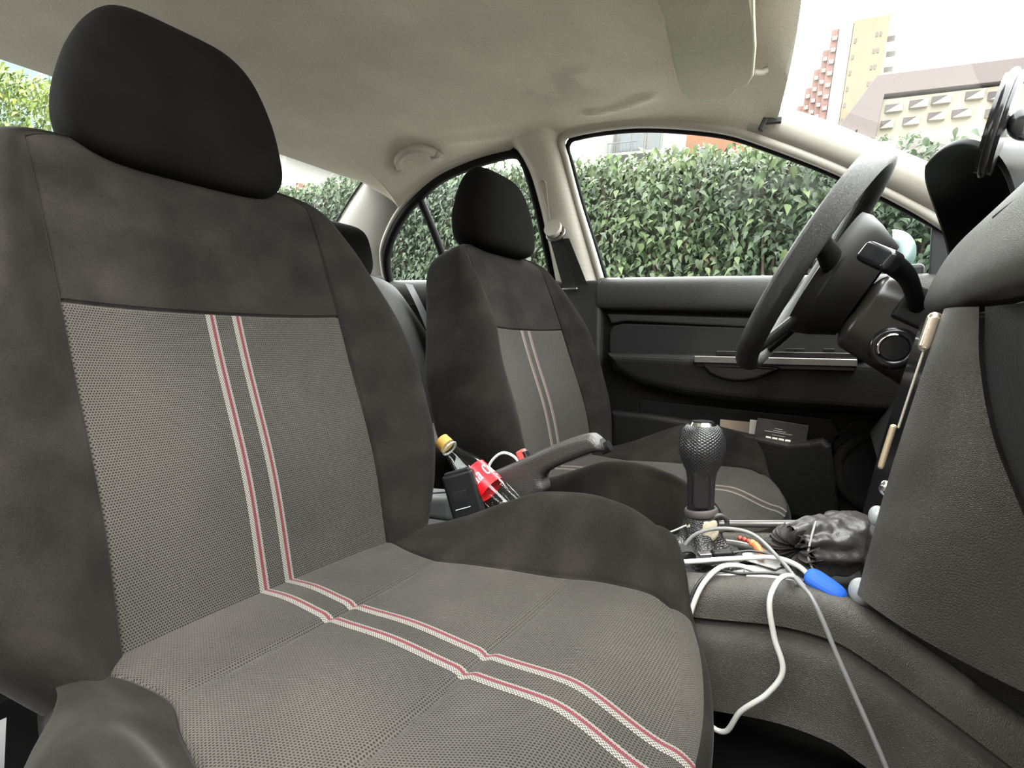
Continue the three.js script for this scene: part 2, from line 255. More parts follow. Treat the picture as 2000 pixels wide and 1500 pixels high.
// half contour of the backrest at height t: control points (z, d)
function backSection(t, phi) {
  const w = backW(t), f = bolF(t), seam = Math.min(.157, w * .88), l = lumbar(t);
  const c = [[seam, .016 * f + l], [mix(seam, w, .22), .034 * f + l * .8], [mix(seam, w, .55), .058 * f], [mix(seam, w, .84), .046 * f - .002], [w, -.002], [w * 1.005, -.045], [w * .95, -.095], [w * .72, -.108], [0, -.112]];
  return { seam, c, l, front: z => l + .016 * f * (Math.abs(z) / seam) ** 2.6 };
}
const squeeze = (d, phi) => -.052 + (d + .052) * Math.cos(phi);
const backAt = (t, d, z, phi = 0) => { const te = phi > 0 ? T1 + .062 * Math.sin(phi) : t, dd = phi > 0 ? squeeze(d, phi) : d; return [SEAT0[0] + UX * te + NX * dd, SEAT0[1] + UY * te + NY * dd, z, z, te]; };
const dirt = (x, y, a = .35) => 1 + a * (fbm(x * 9 + 40, y * 9 + 40, 4) - .5) * 2;
function buildBackrest(parent) {
  const rows = []; for (let t = -.09; t < T1 - 1e-6; t += .0085) rows.push([t, 0]);
  let k = rows.findIndex(r => r[0] > SEAMT); rows.splice(k, 0, [SEAMT - .003, 0], [SEAMT, 0], [SEAMT + .003, 0]); rows.sort((a, b) => a[0] - b[0]);
  for (let i = 0; i <= 22; i++) { const phi = i / 22 * 1.54; rows.push([T1 + .062 * Math.sin(phi), phi]); }
  const nF = 28, nS = 46, total = 2 * nF + 2 * nS;         // front: left seam..right seam, then round the back
  const sec = rows.map(([t, phi]) => {
    const s = backSection(t, phi), pts = [];
    const cr = new THREE.CatmullRomCurve3(s.c.map(p => V(p[0], p[1], 0)), false, 'centripetal');
    const half = []; for (let j = 1; j <= nS; j++) { const u = (j / nS) ** 1.25, p = cr.getPoint(u); half.push([p.x, p.y]); }
    for (let j = -nF; j <= nF; j++) { let q = j / nF; q = Math.sign(q) * (1 - (1 - Math.abs(q)) ** 1.35); const z = q * s.seam; let d = s.front(z); if (Math.abs(j) === nF) d -= .0042; pts.push([z, d]); }
    for (const p of half) pts.push(p);
    for (let j = half.length - 2; j >= 0; j--) pts.push([-half[j][0], half[j][1]]);
    pts.push(pts[0].slice());
    const g = Math.abs(t - SEAMT) < .001 ? .0045 : 0; if (g) for (let j = 0; j <= 2 * nF; j++) pts[j][1] -= g;
    return pts;
  });
  const ni = rows.length - 1, nj = total;
  const S = new Sheet(ni, nj, (a, b, i, j) => { const [t, phi] = rows[i], [z, d] = sec[i][j]; const p = backAt(t, d, z, phi); const jk = j - 2 * nF, jm = jk > nS ? 2 * nS - jk : jk; p[3] = j <= 2 * nF ? z : (jk > nS ? -1 : 1) * (.157 + .36 * (jm / nS) ** 1.25); p[5] = j <= 2 * nF ? dirt(z, t, t < SEAMT ? .24 : .30) : dirt(z * .7 + d, t, .28); return p; }, { wrap: true, flip: false });
  const iS = rows.findIndex(r => r[0] === SEAMT);
  const shellPart = mesh('backrest', S.sub(0, ni, 2 * nF, nj, 1, true), M.cloth, parent, 'dark grey cloth side bolsters and back');
  mesh('upper_panel', S.sub(iS, ni, 0, 2 * nF, 1, true), M.cloth, shellPart, 'plain dark grey cloth panel under the headrest');
  mesh('mesh_insert', S.sub(0, iS, 0, 2 * nF, 1, true), M.mesh, shellPart, 'lighter grey woven mesh insert');
  for (const z0 of [.0155, -.0155]) mesh('stripe', sheet(90, 4, (s, t) => { const tt = mix(-.06, SEAMT - .002, s), z = z0 + (t - .5) * .0115; const p = backAt(tt, backSection(tt).front(z) + .0009 - (t === 0 || t === 1 ? .0008 : 0), z); return [p[0], p[1], p[2], t, tt / .0115]; }), M.stripe, shellPart, 'cream and red woven stripe');
  return shellPart;
}
// woven stripe: cream dots either side of a red line
const stripeMap = tex(128, (u, v) => {
  const red = Math.abs(u - .42) < .15, col = Math.floor(u * 10), row = Math.floor(v * 4 + (col & 1) * .5), fx = u * 10 - col - .5, fy = (v * 4 + (col & 1) * .5) - row - .5;
  if (red) { const k = .75 + .25 * Math.sin(v * 8 * Math.PI * 2); return [.42 * k, .11 * k, .15 * k]; }
  const dot = Math.exp(-(((fx / .46) ** 2 + (fy / .40) ** 2) ** 2)); return [mix(.16, .58, dot), mix(.15, .56, dot), mix(.14, .52, dot)];
}, true);
M.stripe = phys([.8, .8, .8], .9, { map: stripeMap, sheen: .2, sheenColor: lin(.4, .4, .4) });
// cushion: plan outline bows at the front; bolsters rise either side of the insert
const cHb = tab([[-.62, .006], [-.56, .010], [-.50, .018], [-.44, .036], [-.38, .062], [-.32, .084], [-.27, .088], [-.22, .080], [-.175, .058], [-.14, .029], [-.10, 0]]);
const cSeam = tab([[-.60, .16], [-.53, .163], [-.47, .150], [-.43, .146], [-.38, .160], [-.33, .172], [-.28, .182], [-.22, .201], [-.17, .203], [-.12, .186], [-.07, .18]]);
const CR = [-.427, -.258], XR = -.60, xfz = z => -.100 - 1.25 * z * z;
const cTop = x => .5225 + .006 * step(-.08, -.20, x) - .016 * step(-.18, -.095, x);
const cPuff = x => .0055 * (gauss(x + .49, .05) + gauss(x + .342, .065) + gauss(x + .165, .07)) - .0045 * (gauss(x - CR[0], .0045) + gauss(x - CR[1], .0045));
const cOut = tab([[-.60, .195], [-.54, .208], [-.50, .222], [-.46, .244], [-.42, .262], [-.36, .275], [-.2, .277]]);
function cushSection(x, low) { // half contour at x: (z, height above the insert); the entry-side bolster may be worn lower
  const h = cHb(x) * (low ? .72 : 1), s = cSeam(x) + (low ? .018 : 0), k = cOut(x), m = mix(s, k, .62);
  return [[s, .004], [mix(s, m, .35), .35 * h + .003], [mix(s, m, .75), .86 * h + .003], [m + .006, h + .001], [k - .019, h * .82 - .003], [k - .004, h * .42 - .022], [k, -.06], [k - .005, -.15]];
}
function buildCushion(parent, lowSide) {
  const rows = []; for (let s = 0; s <= 1.0001; s += 1 / 110) rows.push([s, 0, 0]);
  for (let i = 1; i <= 12; i++) rows.push([1, i / 12 * Math.PI / 2, 0]); for (let i = 1; i <= 8; i++) rows.push([1, Math.PI / 2, i / 8 * .10]);
  const ni = rows.length - 1, nF = 30, nS = 44, nj = 2 * nF + 2 * nS, RAD = .032;
  const cache = new Map(), cs = (x, low) => { const k = Math.round(x * 4000) + (low ? .5 : 0); if (!cache.has(k)) cache.set(k, new THREE.CatmullRomCurve3(cushSection(x, low).map(p => V(p[0], p[1], 0)), false, 'centripetal')); return cache.get(k); };
  const S = new Sheet(ni, nj, (a, b, i, j) => {
    const [s, phi, dn] = rows[i], jj = j - nS - nF, A = Math.abs(jj), sg = Math.sign(jj) || 1;
    let z, h, x = mix(XR, xfz(.12), s);
    for (let it = 0; it < 3; it++) {                       // position along the row, which bows with the front edge
      if (A <= nF) { let q = A / nF; q = 1 - (1 - q) ** 1.3; const sm_ = cSeam(x) + (sg === lowSide ? .018 : 0); z = q * sm_; h = .004 * q ** 3 - (A === nF ? .004 : 0) + cPuff(x) * (1 - q ** 8); }
      else { const p = cs(x, sg === lowSide).getPoint(((A - nF) / nS) ** 1.1); z = p.x; h = p.y; }
      x = mix(XR, xfz(Math.min(z, .27)), s);
    }
    let y = cTop(x) + h, nx = 1, nz = 0;
    if (phi > 0) { const k = 2.5 * Math.min(z, .25), l = Math.hypot(1, k); nx = 1 / l; nz = k / l; const rad = RAD * clamp((y - .42) / .1); x += nx * rad * Math.sin(phi); z += nz * rad * Math.sin(phi) * .4; y -= rad * (1 - Math.cos(phi)) + dn; x -= dn * .12; }
    const v = phi > 0 ? x + phi * RAD + dn : x;
    return [x, y, sg * z, A > nF ? sg * (.17 + .26 * ((A - nF) / nS) ** 1.1) : sg * z, v, A <= nF ? dirt(sg * z + 3, x + 7, .38) : dirt(sg * z + 5 + h, x, .30)];
  });
  const L = nS, R = nS + 2 * nF;
  const body = mesh('cushion', mergeGeometries([S.sub(0, ni, 0, L, 1, true), S.sub(0, ni, R, nj, 1, true), S.sub(116, ni, L, R, 1, true)]), M.cloth, parent, 'dark grey cloth bolsters and front skirt of the cushion');
  mesh('mesh_insert', S.sub(0, 116, L, R, 1, true), M.mesh, body, 'lighter grey woven mesh insert with two cross seams');
  for (const z0 of [.0155, -.0155]) mesh('stripe', sheet(150, 4, (a, t) => {
    const k = a * 116, i = Math.min(115, Math.floor(k)), f = k - i, z = z0 + (t - .5) * .0115, sg = Math.sign(z), get = r => { // find the point of row r at this z
      const [s, phi] = rows[r]; let x = mix(XR, xfz(Math.abs(z)), s), y = cTop(x) + cPuff(x), n = [0, 1]; if (phi > 0) { const rad = RAD * clamp((y - .42) / .1); x += rad * Math.sin(phi); y -= rad * (1 - Math.cos(phi)); n = [Math.sin(phi), Math.cos(phi)]; }
      const o = .0011 - (t === 0 || t === 1 ? .0009 : 0); return [x + n[0] * o, y + n[1] * o]; };
    const p = get(i), q = get(i + 1); return [mix(p[0], q[0], f), mix(p[1], q[1], f), z, t, a * .545 / .0115];
  }, { flip: true }), M.stripe, body, 'cream and red woven stripe');
  return body;
}
function buildHeadrest(parent, lift) {
  // cross-section in x and y (front face leans back at the top), carried across z and rounded at the ends
  const c = curve([[.046, .0, 0], [.056, .05, 0], [.054, .10, 0], [.038, .148, 0], [.004, .169, 0], [-.030, .156, 0], [-.055, .105, 0], [-.066, .05, 0], [-.055, .006, 0], [0, -.010, 0]], true);
  const nA = 60, nZ = 44;
  const g = new Sheet(nZ, nA, (s, t) => {
    const v = 2 * s - 1, a = Math.abs(v), p = c.getPoint(t), hn = clamp(p.y / .17), half0 = 0;
    const b = Math.sin(a * Math.PI / 2) , vv = Math.sign(v) * b, e = Math.pow(Math.max(0, 1 - b ** 4), 1 / 2.4), cy = .078;
    const x = p.x * e, y = cy + (p.y - cy) * (e * .35 + .65 * Math.pow(Math.max(0, 1 - b ** 8), 1 / 2.2));
    const hs = clamp(y / .17), half = mix(.129, .086, hs ** 1.7);
    return [SEAT0[0] + UX * .545 - .014 + x - .02 * hs, SEAT0[1] + UY * .515 - .028 + lift + y * 1.09, vv * half, vv * half, y + x];
  }, { wrap: true, flip: true });
  const h = mesh('headrest', g.sub(), M.headrest, parent, 'black cloth headrest');
  for (const z of [-.06, .06]) mesh('headrest_post', tube([[SEAT0[0] + UX * .45 - .05, SEAT0[1] + UY * .45, z], [SEAT0[0] + UX * .545 - .046, SEAT0[1] + UY * .515 + .03 + lift, z]], .006, 6, 8), M.metal, h);
  return h;
}
function frontSeat(label, z, lift, lowSide) {
  const t = thing('front_seat', label, 'car seat', [0, 0, z], 'front seats');
  buildBackrest(t); buildCushion(t, lowSide); buildHeadrest(t, lift);
  mesh('seat_base', put(rbox(.44, .12, .44, .02), -.34, .37, 0), M.black, t);
  for (const s of [-1, 1]) mesh('side_valance', put(slab([[-.62, .36], [-.14, .36], [-.12, .41], [-.2, .46], [-.5, .47], [-.62, .46]], .014, .005), 0, 0, s * .272 - .007), M.seatBack, t);
  delete t.userData.group; return t;
}
const seatP = frontSeat('passenger front seat with grey mesh centre and cream-red stripes, handbrake beyond it', .345, 0, 1);
const seatD = frontSeat('driver front seat facing the steering wheel, black headrest before the rear door window', -.353, .018, 0);
// rear bench
{
  const t = thing('rear_bench_seat', 'dark grey rear bench seat behind the front seats', 'car seat', [0, 0, 0]);
  const prof = curve([[-1.07, .50, 0], [-1.095, .60, 0], [-1.145, .78, 0], [-1.20, .94, 0], [-1.235, 1.01, 0], [-1.28, 1.03, 0], [-1.33, 1.01, 0], [-1.35, .9, 0]]);
  mesh('backrest', sheet(60, 60, (s, q) => { const v = 2 * q - 1, a = Math.abs(v), p = prof.getPoint(s), w = mix(.80, .575, clamp((p.y - .5) / .5)); return [p.x + .05 * step(.62, .95, a) * (1 - s) - .02 * a ** 8, p.y - .025 * a ** 8, v * Math.min(w, .66), v, p.y]; }, { flip: false }), M.rearCloth ??= phys([.05, .05, .049], .7, { map: rep(clothMap, 1 / .3) }), t, 'grey cloth rear backrest');
  const cp = curve([[-1.14, .56, 0], [-1.0, .575, 0], [-.85, .60, 0], [-.76, .595, 0], [-.735, .55, 0], [-.75, .42, 0]]);
  mesh('cushion', sheet(40, 40, (s, q) => { const v = 2 * q - 1, p = cp.getPoint(s); return [p.x, p.y + .03 * Math.cos(v * 9) * .2, v * .62, v, p.x]; }), M.rearCloth, t);
  for (const z of [-.46, .46]) { // two headrests
    const g = new Sheet(24, 36, (s, q) => { const v = 2 * s - 1, e = Math.pow(Math.max(0, 1 - Math.abs(v) ** 4), 1 / 2.4), A = q * Math.PI * 2, sx = Math.sign(Math.cos(A)) * Math.abs(Math.cos(A)) ** .7, sy = Math.sign(Math.sin(A)) * Math.abs(Math.sin(A)) ** .7; return [-1.375 + .05 * sx * e - .012 * sy, 1.105 + .088 * sy * (.5 * e + .5 * Math.sqrt(Math.max(0, 1 - v ** 8))), z + v * .125]; }, { wrap: true, flip: true });
    const h = mesh('headrest', g.sub(), M.headrest, t);
    for (const o of [-.05, .05]) mesh('headrest_post', tube([[-1.31, .98, z + o], [-1.37, 1.06, z + o]], .006, 4, 8), M.metal, h);
  }
  // rear belt hanging over the bolster
  const b = thing('rear_seat_belt', 'grey rear seat belt strap lying along the rear bench edge', 'seat belt', [0, 0, 0]);
  mesh('webbing', sheet(40, 3, (s, q) => { const p = curve([[-1.20, 1.0, -.60], [-1.165, .93, -.612], [-1.11, .80, -.625], [-1.06, .66, -.63], [-1.05, .60, -.61]]).getPoint(s); return [p.x + .012 + (q - .5) * .01, p.y, p.z + .02 + (q - .5) * .046, q, s]; }), phys([.022, .0225, .0225], .6), b);
}

// ───────── driver door and rear door ─────────
const DZ = -.69;
{
  const d = thing('door_1', 'driver door inner panel in black plastic with silver pull strip', 'car door', [0, 0, 0], null, 'structure');
  mesh('door_panel', put(slab([[-.575, .40], [.20, .36], [.38, .42], [.40, .93], [-.575, belt(-.575) - .02]], .05, .008), 0, 0, DZ - .045), M.door, d);
  // rounded upper pad along the window sill
  const pad = curve([[0, .0, -.014], [0, .004, .012], [0, -.010, .030], [0, -.045, .038], [0, -.078, .034], [0, -.086, .012]]);
  mesh('upper_pad', sheet(40, 16, (s, t) => { const x = mix(-.575, .40, s), p = pad.getPoint(t); return [x, belt(x) + p.y, DZ + p.z, x, t * .12]; }, { flip: true }), M.doorUp, d, 'dark grey padded window sill');
  mesh('lock_pin', put(new THREE.CylinderGeometry(.006, .0065, .008, 14), -.515, belt(-.515) + .006, DZ + .008), M.blackGloss, d);
  // band below the pad, sloping down to the front
  mesh('trim_band', put(slab([[-.555, .890], [.36, .835], [.36, .80], [-.2, .845], [-.5, .868], [-.54, .862]], .016, .006), 0, 0, DZ + .004), M.doorUp, d);
  // dark cloth insert and the bulging armrest below it
  mesh('door_insert', put(slab([[-.545, .84], [-.535, .855], [-.51, .862], [-.2, .845], [.30, .805], [.30, .75], [-.535, .77], [-.545, .79]], .012, .004, [], false), 0, 0, DZ + .006), phys([.006, .006, .006], .9, { bumpMap: rep(clothBump, 8), bumpScale: .0004 }), d, 'black cloth door insert');
  const arm = [[-.54, .785], [-.30, .782], [.0, .778], [.30, .772], [.34, .70], [.26, .665], [.06, .655], [-.15, .66], [-.33, .675], [-.45, .70], [-.52, .735]];
  mesh('armrest', put(slab(arm, .062, .026, [], false, 6), 0, 0, DZ + .0), M.door, d, 'black moulded armrest');
  const strip = mesh('pull_strip', put(rbox(.33, .017, .016, .003), -.143, .768, DZ + .066, 0, 0, -.012), M.satin, d, 'brushed silver strip along the armrest');
  mesh('strip_shade_bar', put(rbox(.325, .010, .012, .002), -.143, .755, DZ + .060, 0, 0, -.012), M.blackGloss, d);  // black bar painted in as the shade under the pull strip
  mesh('pull_cup', put(slab([[-.29, .758], [-.13, .756], [-.15, .735], [-.19, .722], [-.23, .722], [-.27, .735]], .02, .006, [], true), 0, 0, DZ + .05), M.blackGloss, d, 'glossy black pull recess');
  mesh('switch_panel', put(rbox(.30, .012, .05, .003), -.11, .783, DZ + .042, 0, 0, -.012), M.blackGloss, d);
  for (const [x, w] of [[-.205, .03], [-.105, .02], [-.085, .02], [-.03, .022]]) mesh('window_switch', put(rbox(w, .008, .018, .002), x, .7925, DZ + .045, 0, 0, -.012), M.black, d);
  // map pocket: a shelf with a curved lip, and the speaker
  const lip = [[-.52, .44], [.0, .41], [.0, .45], [-.02, .585], [-.035, .60], [-.06, .592], [-.10, .586], [-.2, .60], [-.3, .617], [-.42, .628], [-.52, .63]];
  mesh('map_pocket', put(slab(lip, .055, .012, [], false, 4), 0, 0, DZ + .012), M.door, d, 'moulded map pocket');
  mesh('pocket_well', put(slab([[-.46, .60], [-.02, .58], [.0, .60], [-.02, .64], [-.46, .66]], .01, .003), 0, 0, DZ + .002), M.black, d);
  mesh('speaker_surround', put(new THREE.TorusGeometry(.082, .012, 10, 48), .075, .53, DZ + .018), M.door, d);
  mesh('speaker_grille', put(new THREE.CylinderGeometry(.078, .078, .012, 40), .075, .53, DZ + .012, Math.PI / 2, 0, 0), M.black, d);
  mesh('lower_fascia', put(slab([[-.0, .42], [.20, .40], [.20, .62], [.12, .65], [.02, .64], [-.02, .60]], .02, .006), 0, 0, DZ - .008), M.door, d);
  const r = thing('door_2', 'rear door inner panel behind the driver seat, dark grey', 'car door', [0, 0, 0], null, 'structure');
  mesh('door_panel', put(slab([[-1.5, .40], [-.62, .40], [-.62, belt(-.62) - .02], [-1.5, belt(-1.5) - .02]], .05, .008), 0, 0, DZ - .045), M.door, r);
  mesh('upper_pad', sheet(30, 16, (s, t) => { const x = mix(-1.42, -.72, s), p = pad.getPoint(t); return [x, belt(x) + p.y, DZ + p.z, x, t * .12]; }, { flip: true }), M.doorUp, r, 'dark grey padded window sill');
  const q = thing('door_3', 'rear door inner panel on the passenger side, dark grey', 'car door', [0, 0, 0], null, 'structure');
  mesh('door_panel', put(slab([[-1.5, .40], [-.62, .40], [-.62, belt(-.62) - .01], [-1.5, belt(-1.5) - .01]], .05, .008), 0, 0, -DZ), M.door, q);
  // lower part of the centre pillar
  const lo = slab([[-.735, .36], [-.572, .36], [-.566, belt(-.566) - .004], [-.735, belt(-.735) - .004]], .045, .012, [], false, 4);
  shell(mesh('trim_9', put(lo.clone(), 0, 0, DZ - .01), M.doorUp), 'dark grey lower centre pillar cover behind the driver seat', 'pillar trim');
  shell(mesh('trim_10', put(lo.clone(), 0, 0, -DZ - .035), M.doorUp), 'dark grey lower centre pillar cover on the passenger side', 'pillar trim');
}
// ───────── dashboard ─────────
{
  const d = thing('dashboard', 'dark grey grained dashboard with instrument hood ahead of the gear lever', 'dashboard', [0, 0, 0]);
  // upper pad carried across the car; its rear edge is rounded
  const prof = tab([[0, .066], [.15, .067], [.4, .080], [.7, .112], [1, .17]]);
  const pp = curve([[.125, .838, 0], [.084, .836, 0], [.077, .848, 0], [.083, .875, 0], [.103, .915, 0], [.133, .946, 0], [.19, .966, 0], [.32, .976, 0], [.62, .955, 0]]);
  mesh('upper_pad', sheet(70, 60, (s, t) => { const z = mix(-.12, .66, s), p = pp.getPoint(t), e = step(.02, .0, s) ; return [p.x + .02 * e + .25 * step(.2, .7, z) * .16, p.y, z, z, t * .55]; }, { flip: true }), M.dash, d, 'grained upper dashboard pad');
  mesh('upper_pad', sheet(40, 40, (s, t) => { const z = mix(-.68, -.10, s), p = pp.getPoint(t); return [Math.max(p.x, .06) + .10, Math.min(p.y - .01, .95), z, z, t * .55]; }, { flip: true }), M.dash, d);
  // air slot in the pad
  mesh('air_slot', tube([[.0960, .9010, .140], [.0962, .9005, .175], [.0968, .9000, .215]], .0024, 10, 8), M.black, d, 'black slot in the pad');
  // flank of the centre stack, sweeping forward into the passenger footwell
  const E = [[.072, .833, .100], [.060, .781, .101], [.040, .688, .103], [.027, .617, .106], [.018, .565, .108]];
  const G = [[.084, .830, .172], [.086, .790, .172], [.096, .735, .172], [.118, .672, .168], [.175, .518, .152]];
  const e = curve(E), g = curve(G);
  mesh('stack_flank', sheet(60, 40, (s, t) => {
    const p = e.getPoint(s), q = g.getPoint(s), k = t, roll = .018 * gauss(t, .10), b = .012 * Math.sin(Math.PI * t);
    return [mix(p.x, q.x, k ** 1.15) - b * .3 + 0, mix(p.y, q.y, k), mix(p.z, q.z, k ** .8) + b * .6, t * .1, s * .3];
  }, { flip: true }), M.dash, d, 'leather-grained flank of the centre stack');
  mesh('stack_fascia', sheet(30, 10, (s, t) => { const p = e.getPoint(s); return [p.x + .004, p.y, mix(.1, -.1, t), t * .2, s * .3]; }), M.blackGloss, d);
  mesh('stack_flank', sheet(20, 8, (s, t) => { const p = e.getPoint(s); return [p.x + .004 + t * .2, p.y, -.1 - .02 * t, t * .2, s * .3]; }), M.dash, d);
  // glove compartment panel
  const gl = curve(G.map(p => [p[0] + .004, p[1], p[2]]));
  mesh('glove_box', sheet(40, 30, (s, t) => { const p = gl.getPoint(s), z = mix(p.z - .004, .62, t); return [p.x + .012 * step(0, .08, t) + .03 * t, p.y, z, z, s * .3]; }, { flip: true }), M.dashSmooth, d, 'smooth dark glove box panel');
  mesh('under_panel', put(rbox(.5, .012, .6, .004), .42, .55, .36), M.black, d);
  mesh('knee_panel', put(slab([[.05, .62], [.14, .50], [.40, .42], [.62, .5], [.62, .9], [.20, .9]], .46, .01), 0, 0, -.66), M.door, d, 'dark panel under the steering column');
  // chrome edge strip and rotary knobs along the stack
  const thin = phys([.5, .47, .40], .35, { metalness: .6 }), ed = t => { const p = e.getPoint(t); return [p.x - .0035, p.y, p.z - .006]; };
  mesh('edge_strip', tube([ed(.04), ed(.09), ed(.13), ed(.16)], .0062, 14, 8), phys([.75, .66, .52], .22, { metalness: .9 }), d, 'bright metal trim along the stack edge');
  mesh('edge_strip', tube([ed(.40), ed(.43), ed(.46), ed(.50)].map(p => [p[0] - .004, p[1], p[2]]), .0028, 14, 8), phys([.62, .50, .33], .35, { metalness: .7 }), d, 'gold-toned strip along the stack edge');
  mesh('edge_line', tube([ed(.16), ed(.25), ed(.33), ed(.40)], .0012, 14, 6), thin, d);
  for (const [t, r, z, m] of [[.57, .0075, .094, M.chrome], [.67, .010, .092, phys([.26, .28, .275], .3)]]) { const p = e.getPoint(t); mesh('rotary_knob', put(new THREE.SphereGeometry(r, 20, 14).scale(.75, 1, 1), p.x + .001, p.y, z), m, d); }
  // instrument hood: an arched shell over the dials
  const arch = (s, t, o) => { const a = mix(-.12, Math.PI + .12, t), sx = Math.cos(a), sy = Math.sin(a), c = Math.sign(sx) * Math.abs(sx) ** .75, q = Math.sign(sy) * Math.abs(sy) ** .75, hx = mix(.118, .42, s); return [hx - .028 * (1 - Math.abs(sx)) * (1 - s) + .03 * (1 - Math.max(0, sy)) * (1 - s), .945 + (.118 - .06 * s - o) * q, -.280 + (.215 - o) * c, t, s]; };
  const hood = mesh('instrument_hood', mergeGeometries([sheet(24, 48, (s, t) => arch(s, t, 0), { flip: true }), sheet(24, 48, (s, t) => arch(s, t, .010)), sheet(3, 48, (s, t) => { const a = arch(0, t, 0), b = arch(0, t, .010); return [mix(a[0], b[0], s) - .003 * Math.sin(Math.PI * s), mix(a[1], b[1], s), mix(a[2], b[2], s), t, s]; })]), M.black, d, 'black hood arching over the instruments');
  mesh('dial_panel', put(rbox(.02, .13, .38, .01), .24, .95, -.28, 0, 0, .3), M.blackGloss, hood);
}
// ───────── steering wheel and column ─────────
M.wheelHub = phys([.014, .0135, .013], .5, { specularIntensity: .5 });
const WC = V(-.054, .935, -.35), WU = V(.507, .862, 0).normalize(), WN = V(-.862, .507, 0).normalize();
const wb = new THREE.Matrix4().makeBasis(V(0, 0, 1), WU, WN.clone()).setPosition(WC); // local x across, y up the wheel, z to the driver
{
  const w = thing('steering_wheel', 'black steering wheel seen almost edge-on in front of the driver door', 'steering wheel', WC.toArray());
  w.quaternion.setFromRotationMatrix(wb);
  const rim = new THREE.TorusGeometry(.186, .0165, 20, 96); rim.scale(1, 1, 1.12);
  mesh('rim', rim, M.wheel, w, 'grained leather-look rim');
  // hub pad: domed, set back towards the column
  mesh('airbag_pad', new Sheet(20, 48, (s, t) => { const a = t * Math.PI * 2, r = s * .088 * (1 + .10 * Math.cos(2 * a)), y = r * Math.sin(a) * (Math.sin(a) < 0 ? 1.15 : .85), x = r * Math.cos(a) * 1.05; return [x, y, -.012 - .030 * s ** 4]; }, { wrap: true }).sub(), M.wheelHub, w, 'smooth dark airbag cover');
  mesh('hub', new THREE.LatheGeometry([[.098, -.020], [.099, -.034], [.092, -.055], [.082, -.075], [.074, -.092]].map(p => new THREE.Vector2(...p)), 48).rotateX(Math.PI / 2).scale(1, 1.08, 1), M.wheelHub, w);
  for (const [a0, wd] of [[.12, .05], [Math.PI - .12, .05], [-Math.PI / 2 + .5, .036], [-Math.PI / 2 - .5, .036]]) {
    const c = Math.cos(a0), s_ = Math.sin(a0);
    mesh('spoke', sheet(16, 12, (s, t) => { const r = mix(.05, .186, s), b = (t * 2 * Math.PI), hw = mix(wd, wd * .55, s) * (1 + .5 * step(.8, 1, s)), z = mix(-.036, -.006, s ** 1.4); return [c * r - s_ * hw * .5 * Math.cos(b), s_ * r + c * hw * .5 * Math.cos(b), z + .009 * Math.sin(b)]; }), M.wheelHub, w);
  }
  const k = thing('steering_column', 'glossy dark steering column cover with ignition lock below the stalk', 'steering column', WC.toArray());
  k.quaternion.setFromRotationMatrix(wb);
  // shroud: rounded section widening forwards
  mesh('shroud', new Sheet(30, 48, (s, t) => { const a = t * Math.PI * 2, sx = Math.cos(a), sy = Math.sin(a), pw = .6, e = Math.min(1, Math.sqrt(Math.max(0, 1 - (1 - clamp(s / .12)) ** 2))); return [(.078 + .006 * s) * e * Math.sign(sx) * Math.abs(sx) ** pw, -.030 + (.062 + .014 * s) * e * Math.sign(sy) * Math.abs(sy) ** pw, -.088 - .16 * s]; }, { wrap: true, flip: true }).sub(), M.shroud, k, 'semi-gloss brown-black column shroud');
  const ring = put(new THREE.TorusGeometry(.024, .008, 14, 40), .0805, -.060, -.168, 0, Math.PI / 2, 0);
  const ig = mesh('ignition_lock', ring, M.blackGloss, k, 'glossy black ignition ring');
  mesh('key_barrel', put(new THREE.CylinderGeometry(.018, .018, .012, 28), .083, -.060, -.168, 0, 0, Math.PI / 2), M.blackGloss, ig);
  mesh('barrel_rim', put(new THREE.TorusGeometry(.019, .0028, 10, 30, 2.2), .089, -.060, -.168, 0, Math.PI / 2, 1.9), M.chrome, ig);
  mesh('stalk_gate', put(rbox(.012, .050, .045, .006), .080, .002, -.160), M.black, k);
  const st = mesh('control_stalk', tube([[.075, .001, -.162], [.105, .016, -.145], [.13, .029, -.124], [.158, .034, -.096]], s => .011 + .003 * step(.4, .9, s), 30, 12), M.black, k, 'black wiper stalk');
  mesh('stalk_tip', put(rbox(.060, .030, .024, .008), .170, .032, -.084, 0, .75, -.10), M.blackGloss, st);
}

